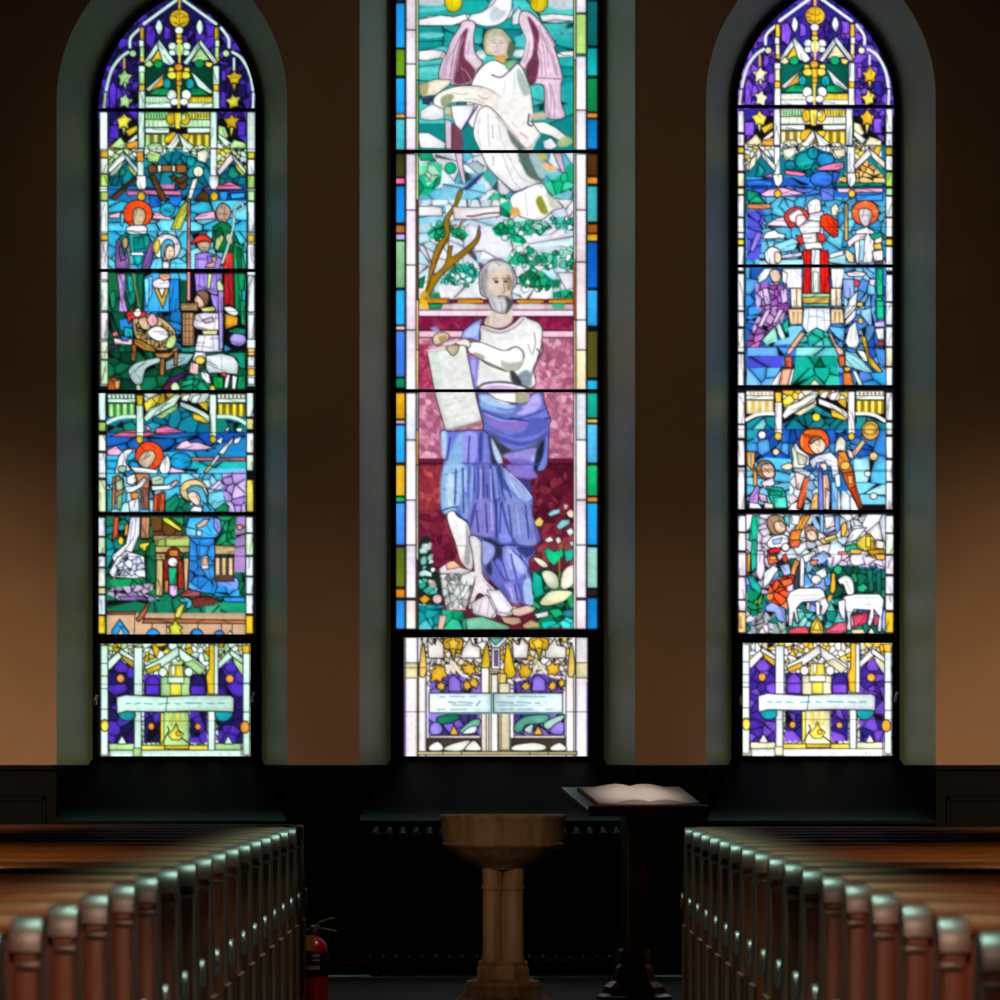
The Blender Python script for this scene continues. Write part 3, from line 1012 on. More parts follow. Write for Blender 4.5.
RIGHT_FIGS = '''
@ 730 200 5.5556
v 50b8e0/78d0ec/30a0d8/60c4e4 60 .28 90,40 865,40 865,370 90,370
v 2468c8/3080d8/2050b0/58a8e8 55 .3 90,378 866,378 866,1030 90,1030
f e88048 1 95,22 225,22 225,50 95,50
v 4040c0/5050d0/3838b0 60 .3 95,60 190,60 170,330 95,330
f 9080e8 .9 150,170 180,190 130,290 110,280
f f0dcec 1.1 195,140 260,100 330,90 325,150 250,145
f f0e4f0 1.1 180,215 200,180 250,165 270,185 310,190 300,215
f 88d0ec 1 240,250 350,210 380,230 360,280 270,290
h 40b8d8/70d0e4/98e0ec 60 .3 165,300 640,300 640,368 165,368
f e4d0ec .9 270,310 400,285 400,310 290,325
f ecdcec .9 550,300 630,278 630,305 555,325
# king at centre: scroll head, red robe
s f0e8ec 1.2 430,30 450,0 490,-8 505,20 500,75 470,95 440,80
l c0a8a8 .7 450,30 495,30
f e8ecf4 1.1 430,80 520,60 520,180 490,270 430,270 400,180
s e84040 1.1 300,90 330,50 380,38 425,60 440,95 400,120 340,155 320,140
s f4f0f2 .9 330,80 380,50 410,85 370,125 335,115
s f0ccd0 .9 370,90 410,85 430,120 400,150 370,140
f e8e4f0 1 380,150 430,110 500,120 500,180 400,200
f f03818 1.2 505,90 540,75 600,115 600,200 575,210 530,170 500,140
l 901808 .8 540,100 560,190
l 901808 .8 575,110 570,200
f e02018 1.1 365,195 400,200 415,245 385,245
f e83828 1 485,180 530,195 530,230 490,235
f e8ecf0 1 400,190 480,180 480,240 410,245
f e4d0b8 1 560,40 590,15 605,50 595,90 565,85
f e8dcd8 .8 410,240 500,235 520,270 420,275
f e81c14 1.2 405,280 450,280 452,520 405,520 412,400
f e81c14 1.2 500,280 545,280 555,515 500,520
l 901010 .8 425,280 425,510
l 901010 .8 525,280 530,510
f d8e4e8 1 452,275 500,275 500,520 452,520
l 88a8b8 .8 470,275 468,520
f d0ecd8 .7 462,400 490,400 490,515 462,515
f f0f0f4 1.1 290,380 400,380 400,490 320,490
f f0f0f4 1.1 560,380 640,380 620,490 565,490
l b0b0c0 .7 340,385 350,485
l b0b0c0 .7 590,385 590,485
f d8b048 1.1 400,540 555,535 550,575 405,575
f 90d0a8 .8 400,520 555,520 555,538 400,540
f 60b890 .8 405,575 550,575 550,590 405,590
f e8d8c0 1.1 335,490 400,490 400,600 340,600
f e8d8c0 1.1 560,490 620,490 620,590 560,590
l 705048 1.2 370,500 370,590
l 705048 1.2 590,500 590,590
f e0c490 1.1 320,600 405,600 405,665 330,665
f e0c490 1.1 560,600 630,600 630,665 560,665
bars e0c898 b89868 0 330,612 400,660 12
bars e0c898 b89868 0 565,612 625,660 12
f e8f0f8 1.1 410,600 555,600 560,667 400,667
# kneeling figure, left
s e8e4f0 1.1 195,290 230,260 270,275 285,310 270,350 230,360 200,340
s e8c8b0 .9 250,290 282,300 280,345 250,345
f d8e8f0 1 150,430 190,380 240,380 200,440 160,465
s dcc0a8 1 220,400 260,385 285,420 270,455 235,450
f f0e8ec .8 290,390 320,410 310,470 290,450
f e0b838 1 205,470 270,455 280,500 260,520 215,500
f 189060 .8 215,485 265,470 270,490 230,510
v a060c0/b888d8/8848a8/c8a8e4/9858b8 40 .35 140,470 200,455 320,480 330,590 300,667 150,667
f d8c0f0 .9 180,490 210,490 230,580 195,580
f d8c0f0 .9 280,500 315,490 320,560 290,580
# right figure with red halo
e f05828 1.3 752,72 76 70
l e8b070 .9 680,60 712,66
l e8b070 .9 792,66 826,60
l e8b070 .9 752,4 752,24
s d4ccd0 1 715,60 745,45 785,60 785,110 755,150 725,120
l 807880 .7 730,85 770,85
l 807880 .6 745,118 765,118
f d0a048 1.1 636,20 656,20 656,225 636,225
f e8e4f0 1.1 700,170 760,150 800,175 800,270 790,350 700,350 690,240
f e4d0d8 1 650,230 700,190 760,185 750,215 690,235 660,270
f 90c8e8 .8 720,220 750,220 740,340 715,340
f 109070 1 770,190 840,180 860,220 810,240
f e8e0d4 1 800,220 845,200 845,245 810,260
f e0b048 1 795,245 840,235 845,275 800,275
f f0ecf4 1.1 790,285 850,275 850,335 800,340
f 503848 .9 800,340 850,335 850,362 800,362
f d8b890 1 640,270 690,300 690,350 660,345 640,310
v 60b0e8/4898e0/78c4ec/5088d8/90d0f0 50 .3 630,380 800,380 810,667 640,667
f f0d8d8 1 645,405 700,395 760,405 740,425 660,425
e d83838 .9 700,462 20 20
f 88a0e8 1 625,440 690,440 690,560 630,540
f e4e8f0 1 660,560 710,500 700,600 640,667 630,640
f e0b040 .9 705,570 735,565 740,590 705,592
f 10b078 1.1 812,380 850,380 850,530 815,530
e 10b880 1.1 828,568 22 30
f 18a878 1 812,605 850,605 850,660 815,660
f d8c0e8 .9 775,440 810,440 800,480 775,470
@ 730 290 5.5556
v 2870d0/3888dc/2060c0 55 .3 90,100 180,100 110,280 90,280
v a058b0/c088d8/8848a0/b070c0/d8a8e0 40 .35 170,110 310,100 310,150 190,260 120,340 95,330 100,270
f dcc4f0 .9 200,110 230,105 180,200 150,210
f dcc4f0 .9 270,110 300,105 260,180 235,190
f e070a8 .9 95,320 170,280 165,310 95,360
f 90d8c0 1.1 175,280 250,200 270,290 200,305
f c8f0e0 1 250,200 275,180 310,265 285,280
f 20a080 1 290,190 325,155 325,230 305,240
h 58b0e4/70c0ec/4098dc 60 .3 320,200 410,200 350,300 180,310 330,260
f 60b8e8 1 540,200 640,210 630,290 590,260
f e0c498 1.1 320,105 405,105 405,190 335,195
bars e4cca0 b48c60 0 335,120 400,180 12
f e0c498 1.1 560,105 630,105 635,185 560,190
bars e4cca0 b48c60 0 565,120 625,180 12
f e8f0f8 1.1 410,100 555,100 560,190 535,235 480,210 430,240 400,200
l 88a0c8 .9 440,110 430,220
l 88a0c8 .9 480,110 485,205
l 88a0c8 .9 520,110 530,225
v 70d0c0/20b8a0/60c8c0/30b0a0 50 .4 430,240 480,215 540,240 580,310 370,310
h 70c8c0/80d4cc/58bcb8 80 .4 372,318 590,318 595,365 365,365
v 0c9078/0fa088/088068 70 .4 365,368 595,368 600,432 360,432
f 0a5a38 1 470,428 495,380 530,428
v 18b8a0/10a890/28c4a8/0fb098 70 .4 360,434 600,434 610,530 335,530
f e8d0a0 1 440,530 470,495 505,530
f f0a888 1.1 395,230 420,240 370,310 330,360 310,350 350,290
f c85030 1.1 305,370 345,370 345,430 305,430
f f0a080 1.1 290,440 345,435 320,530 270,530
f f0f0f4 .9 345,440 360,434 338,530 320,530
f f0f0f4 .9 270,460 290,440 270,530 225,530
f e8b090 1.1 540,230 565,245 590,300 632,330 632,360 600,360 575,300
f c85830 1 600,370 635,365 640,420 610,430
f e8b030 1 630,430 675,425 665,450 640,455
f e87830 1.1 625,460 670,460 690,530 630,530
h 4888e0/68a8ec/3868c8 70 .3 100,315 330,315 300,365 95,365
h 3838b0/4848c8/5058c0 70 .3 95,368 290,368 285,430 95,430
v 58a8e8/70b8ec/4898e0 70 .35 95,434 280,434 225,530 95,530
v 5098e0/78b8ec/4080d0/90c8f0 50 .35 690,120 800,100 800,260 760,300 690,210
f e8e8f0 1.1 640,170 700,100 700,150 640,200
f e4e4f4 1.1 640,290 660,210 700,170 720,290 700,330 660,320
f e8f0f0 1 700,330 745,340 780,400 740,395
f e0b040 .9 715,150 740,160 735,190 710,180
f ecbc30 1.1 725,250 755,260 780,370 850,455 825,460 770,410
f 90d0d8 1 640,340 700,350 800,460 760,460 640,420
v 2898d8/3888dc/4878d0 60 .35 680,440 760,460 860,465 862,530 690,530
f d8f0f0 .9 680,450 700,450 740,530 715,530
f 10b880 1 812,60 855,60 855,160 815,160
f b8a0e8 1 800,180 860,170 860,205 805,205
f f0dcd8 1.1 805,215 855,210 855,275 820,275
f a83828 .9 820,285 855,285 855,310 820,310
f 4888e0 .9 800,320 862,330 862,430 830,410
'''
RIGHT_LOWER = '''
@ 730 380 5.5556
r 1868b8 0 95,240 865,680
v 0f8898/10a0a8/0c7480 55 .4 304,240 390,190 480,145 560,190 650,225 650,270 304,270
v 50b0b0/1890a0/108898/68c0c0 55 .4 95,240 160,205 250,205 250,275 95,275
v 108890/1898a0 55 .4 704,205 760,205 860,245 860,275 704,275
v 3080d0/4090e0/2060c8/1a50b0/50a0e0 55 .3 95,275 865,275 865,470 95,470
v 108080/2090a0 50 .4 95,275 160,275 120,360 95,360
h 70c8e8/50b8e4/90d4ec 60 .25 200,430 340,440 340,690 95,690 95,480
h 70c8e8/50b8e4/a0dcf0/c0e8f4 60 .25 690,440 865,440 865,690 690,690
e ecb828 1.1 480,207 24 24
e f0e8e0 1 178,305 22 22
e f0d8a0 1 255,400 19 19
e e8c078 1.1 798,424 24 24
e f0e4dc .9 764,520 18 18
e f0ece8 .9 798,645 20 18
'''
RIGHT_LOWFIGS = '''
@ 730 380 5.5556
e 8c8c8c 0 -500,-500 1 1
e e8a040 1.3 780,280 50 54
e d0b050 .6 780,275 38 30
f f0c8a0 1.1 735,330 755,345 690,435 670,430 675,405
e f05c20 1.3 468,340 84 76
l f09840 2 400,370 400,310
l f08a30 1.6 420,290 480,275
l c83010 .8 540,330 500,340
s e0c8b0 1.1 440,340 480,310 530,350 520,395 480,410 445,380
l 8c7060 .7 470,355 505,365
s 7c5c44 .8 440,335 470,310 510,320 480,335 450,355
f d8dcd0 1.1 340,380 365,345 385,380 440,420 440,470 400,490 345,490 350,440
f b8bca8 .8 370,400 430,430 420,470 380,470
s f0c8a8 1 285,480 330,460 350,480 330,500 295,495
f c8d4e8 1.1 350,490 400,490 450,510 440,545 390,535 360,515
f d8e0f4 1.1 440,450 480,420 560,400 600,440 605,540 570,545 560,480 480,470 460,500
f 7c88e0 .9 480,460 530,450 530,500 480,510
f e8d0c0 .9 500,465 535,460 540,500 510,510
f c8ccb8 1.1 590,330 620,310 645,340 640,400 610,390 580,410
f f09038 1.2 600,400 640,395 660,440 690,520 690,570 640,540 600,480
e f0b048 .9 640,475 28 24
f e8dce0 1 650,380 680,400 690,440 660,430
@ 730 450 5.5556
v e8dce4/d8e8f4/f0e4e8/c8e4f0 48 .25 340,130 400,130 380,335 320,335
f e86030 1.2 415,150 445,155 430,240 400,325 370,325 385,250
f e8d0c8 1 360,120 420,140 390,220 370,220
v 90c8ec/b8e0f4/78b4e8 44 .3 440,140 500,100 500,335 410,335
f e8b060 1 470,240 490,240 490,330 440,330
f 6078d8 1 490,100 515,100 520,335 492,335
f f0c0a0 1.1 515,140 545,130 555,190 545,330 520,330
f e8c8c0 .8 530,210 555,230 550,330 530,330
f 70b0e8 1 560,180 600,170 600,335 565,335
f d8e4f0 1 580,140 610,130 615,200 590,210
f e85820 1.2 620,130 690,120 700,200 740,325 715,325 660,215
f f0a050 .8 650,140 685,140 680,190 660,190
f c83818 .8 670,210 690,200 725,320 712,320
v e8ecf4/d8e8f4/f0f0f6 55 .25 600,230 660,225 715,335 600,335
s 9c7454 1.1 145,100 170,62 215,60 245,90 250,140 230,165 180,155 150,130
s dcb8a4 1 175,90 220,75 245,100 245,145 215,155 185,140
l 6c4c3c .7 205,105 235,105
f e8a040 1.1 92,10 140,10 135,90 120,110 95,80
l 2888c8 1.2 115,20 118,80
f e09838 1 130,80 150,130 150,200 130,200
f d8c8f0 1.1 170,180 240,150 250,190 200,220
f b080d0 1.1 110,260 150,190 165,210 155,300 100,325
f 18a888 1.2 200,200 290,210 310,240 320,325 245,325 220,270
f 0f8870 .8 215,215 290,230 290,255 220,250
f 50d0b8 .8 240,265 310,260 318,322 250,322
f c89cb8 1 155,240 200,250 210,290 170,285
f f0d8d0 1 190,290 240,300 240,325 190,325
f f0e8f8 .9 110,290 160,300 180,325 105,325
# lower light
v e8e4f0/f0ecf4/d8e4f4/dce8f8 60 .25 90,360 866,360 866,620 90,620
v 0c6850/10806c/d8c8ec/e8e0f0/3870c8/88a8e8 50 .3 90,600 866,600 866,1020 90,1020
f 10b890 1.2 125,365 165,365 155,480 140,520 105,500
v e0d0ec/ecdcf0/d0c0e4 44 .3 165,360 215,360 200,520 190,690 150,690 150,520
s 9c7c60 1.1 205,400 230,365 285,370 310,400 310,450 280,470 230,465
s d0b098 .9 250,400 290,400 312,440 280,462 250,440
s e8ecf8 1.1 205,520 240,480 300,470 330,500 300,540 230,545
f 88a8e0 .8 235,500 290,485 280,520 240,525
f c81c28 1.1 205,555 250,540 285,550 270,575 210,575
e ecdcd8 1 308,545 22 20
f f0a030 1.1 400,365 450,360 400,450 350,520 330,510 360,440
f f08030 1 340,450 400,440 380,510 330,540 320,520
f d83020 1 330,510 365,500 350,540 325,545
f 58c0d0 1 300,365 330,370 330,430 305,400
f e0e0f4 .8 340,360 390,365 380,420 340,410
s a07c64 1 415,440 440,420 480,430 490,480 470,510 425,500
s e4c0b0 .9 430,450 470,450 485,490 455,505 430,485
v b8d8f0/90c0e8/d8e8f4/70b0e4 40 .3 450,375 520,360 520,470 470,430
f 80b0ec .9 500,360 520,360 520,460 500,460
f f0d8d0 1 525,370 580,365 585,420 530,440
f 70a0e8 1 575,365 610,362 612,440 590,470
f e8c070 1.1 490,500 580,465 600,490 520,525
f f0dc70 .9 520,490 590,470 590,485 530,505
f 6c58b8 .8 520,470 580,440 585,455 530,478
s e8a838 1.1 620,420 640,400 650,430 640,470 620,480
v c8e0ec/e4e8f0/90d0d0/a8dce0 40 .3 560,520 720,440 720,500 640,540 560,560
f f0f0f6 1 680,440 760,430 700,500 640,520
f 18a078 1 640,540 690,520 745,530 720,555 640,570
s d8c040 1.1 700,520 760,465 790,480 810,530 800,565 740,560
f f0d040 .9 755,480 780,480 780,540 755,540
f b89028 .8 780,500 800,510 800,560 780,560
f e8dcc0 .9 810,500 860,510 850,550 810,545
f b88828 1 760,555 862,550 862,600 800,610
f e0a848 .9 665,550 740,555 720,580 670,575
f e87050 .8 600,565 650,565 650,580 600,580
@ 730 540 5.5556
f 10a888 1.1 125,0 150,0 150,150 120,180 115,80
f e09030 1 95,70 115,75 110,180 95,175
f d8c8ec 1.1 150,60 190,60 195,180 170,230 145,190
f e86030 1.2 205,85 260,85 265,130 215,135
f f0a040 .7 220,90 255,90 255,110 222,110
f c81c28 1 210,55 280,40 280,70 220,75
e ece0e0 1 308,40 22 22
f e86838 1.1 325,0 400,0 380,40 340,40
f d83020 .9 290,90 310,75 325,115 295,125
f 18182c 1 255,130 290,100 300,140 270,160
f a8b8f0 1.1 275,140 330,130 340,190 300,200
f e8ecf4 1.1 190,180 240,140 270,160 220,240 180,275
f e89040 1.1 360,100 385,120 370,200 335,190 345,150
v e8341c/f05828/d02818/f08038/f04820 40 .4 225,240 300,200 350,200 360,240 320,260 320,375 250,360 205,320
f f06838 .9 280,225 345,210 350,240 300,260
f 18a898 1.1 95,195 130,200 175,270 170,300 120,270
v 109048/0c8058/18a050/60b040 40 .4 95,270 190,300 185,390 130,430 95,400
f 90a8f0 1.1 195,370 230,345 305,380 315,460 270,450 240,400 200,395
v 2888c8/48a0e0/1870b0/90c8ec 44 .3 385,130 450,100 480,200 450,250 400,260
f 383850 .9 370,150 390,130 385,270 350,270 355,220
f e8e8f4 1.1 390,90 415,90 412,260 388,260
f f0f0f6 1.1 400,90 470,60 480,80 420,130
f 90b0f0 1 450,100 520,60 560,90 520,130 470,140
f e87860 1 445,115 490,110 480,140 450,140
v f0e4f4/e4d4ec/ecdcf4 44 .25 540,100 640,80 720,90 840,110 860,140 700,140 560,145
f e0a848 1.1 800,80 862,75 862,110 820,110
f c8a0e0 1 690,150 750,130 740,220 710,200
f b8a0e8 1 800,130 862,150 862,190 830,170
v 0a5840/0c6c4c/108060/0a4c40/0d7870 44 .4 560,150 640,140 860,160 862,390 700,320 580,330
f 18b078 1 705,260 740,240 770,265 740,290 710,285
f 109050 1 670,190 700,180 710,230 685,240
e 18a878 1 600,165 24 26
f 0c6c58 .9 760,170 790,160 800,280 770,290
f 0c5c50 .9 810,180 840,170 840,300 815,300
f 5898e0 1 520,190 560,180 560,250 530,260
f e4e8f4 1.1 470,180 530,150 540,200 500,220
e ecdcd4 1 480,220 28 26
f ecac28 1.2 565,185 585,180 588,270 575,300 555,290
f e8a030 .9 545,310 575,300 560,350 535,345
v 20b0a8/60d0c8/48c0c0/108878/90e0d8 44 .4 340,380 480,400 510,340 640,330 640,450 540,480 340,480
# kid and lamb
f f4f0f8 1.3 330,290 380,268 500,266 520,280 540,340 555,360 520,420 500,410 510,370 480,340 400,345 370,380 385,460 368,460 355,400 345,480 325,480 325,380 315,330
l a0a0b8 .8 345,310 500,305
l a0a0b8 .6 380,330 480,325
f f0ecf4 .9 475,340 500,345 500,420 480,415
s f4f0f8 1.2 600,220 640,195 680,215 690,280 680,310 650,300 630,250 610,245
f f4f0f8 1.3 640,310 700,300 830,300 855,330 850,380 845,420 840,510 820,510 825,420 800,385 800,430 780,480 762,470 780,390 690,385 670,420 675,500 640,505 655,450 640,370 600,380 605,350
l a0a0b8 .8 700,320 820,320
l a0a0b8 .6 760,310 775,375
f f0e8f4 1 600,340 640,330 640,440 620,440 605,390
f d84060 1.1 680,420 770,400 760,460 690,490
f d84868 1.1 800,420 830,420 820,470 800,480
f d84858 1.1 325,500 380,480 430,485 440,520 325,522
f e05c78 1.1 530,500 590,460 645,455 650,500 620,520 530,520
f d8d0a8 .8 670,500 740,495 750,520 680,520
v b8b4c0/9898a8/a8a8b4/888898 40 .3 115,520 120,450 170,405 250,395 260,420 200,450 170,520
v 88a090/70907c/98b0a0 40 .3 240,520 240,475 270,455 310,480 310,520
f f0d8c8 1 155,520 180,480 200,520
f e8b830 1.2 445,520 450,470 485,425 515,475 520,522
f f0d850 .8 460,500 485,440 505,500
f f0e8d8 1 765,520 785,485 805,520
'''
RIGHT_BORDER = '''
@ 730 100 5.5556
segs 44 78 dcdce8:60:180 e4dce8:190:255 d8b430:262:295 e8e0ec:300:395 ecd8a8:405:480 ecdcb0:490:525 e4e4f0:530:650 e4e0e8:655:735 d8d0e0:738:770 e8c830:775:805 e0e4f0:812:950 e8e0f0:965:1170 e4e0ec:1175:1260 e8e4e8:1270:1400 e4dce4:1410:1590
segs 44 82 e8e4f0:1625:1800 e4d8e4:1805:1880 e4e0f0:1890:2030 e8e0ec:2040:2276
segs 866 902 dcecec:50:180 dce4f0:185:255 c8a828:262:305 e8e8f0:310:390 a8d450:400:480 b8e0a0:490:530 e0e4ec:535:650 e4e4ee:655:760 e8c030:772:808 e4e8f0:815:950 e4e4e8:970:1120 dce4ec:1125:1250 e0e8ec:1260:1370 e4d8b8:1375:1480 e0e4ec:1485:1590
segs 866 902 dce4ec:1625:1780 dce8d8:1790:1860 e4e4f0:1870:1990 e0e4ec:2000:2120 ece0e4:2125:2276
@ 730 450 5.5556
segs 46 88 e8dcf4:365:455 e0e0dc:460:560 e8dcf0:570:700 e8d8e8:705:830 ecdcec:835:895 ecc070:900:1015
segs 864 908 e4e4f0:365:460 dce8d0:465:580 ece0f0:585:690 e0dcf0:700:800 e8e0f4:805:890 f0c020:900:1015
l - .6 40,120 920,120
l - .6 40,580 920,580
@ 730 100 5.5556
l - .6 40,258 920,258
l - .7 40,482 920,482
@ 730 200 5.5556
l - .5 40,150 920,150
l - .6 40,590 920,590
@ 730 290 5.5556
l - .8 40,318 920,318
@ 730 380 5.5556
l - .7 40,275 920,275
l - .6 40,500 920,500
'''

CENTER_HEAD = '''
@ 440 240 8.333
s bcb8b8 1.3 325,300 340,240 390,190 440,170 520,170 590,210 630,290 640,360 600,430 605,500 590,560 540,610 470,600 420,560 400,490 345,460 330,400
p a8a4a4 1.2 340,280 380,230 400,260 380,360 390,460 350,440
p d8d4cc 1.2 420,200 480,185 560,210 540,240 440,240
p dcc8b4 1.4 410,300 450,270 520,250 580,280 600,340 590,430 550,470 480,470 430,430 405,380
p a88c6c 1.2 560,290 600,320 595,400 560,420
q 6c5440 1.2 440,325 480,318
q 6c5440 1.2 520,320 570,322
p 3c2c28 .8 450,345 470,335 490,350 470,362
p 4c3828 .8 528,340 548,335 560,350 540,358
q ecdccc 1.2 508,330 510,400 500,420
q 8c7058 1.2 530,360 540,430 520,440
p c4c4c8 1.2 400,450 450,460 480,470 560,460 600,480 590,560 550,610 480,600 430,560
p e4e4e8 1.2 450,490 500,480 540,500 540,570 490,590 450,560
p 54544c 1.2 540,480 600,500 590,570 540,620 560,540
q 584c48 1.3 485,472 520,466 570,478
q b89090 1 490,488 530,486
q 888484 1 450,520 470,580
q 888484 1 510,520 520,600
q 807c7c 1.2 350,280 350,400 380,470
q 807c7c 1.2 600,240 615,320 600,400
q 908c8c 1 400,210 380,260 395,320
q 908c8c 1 460,180 500,215
q 8c5c9c 1.2 330,270 380,200 440,160 520,155
'''
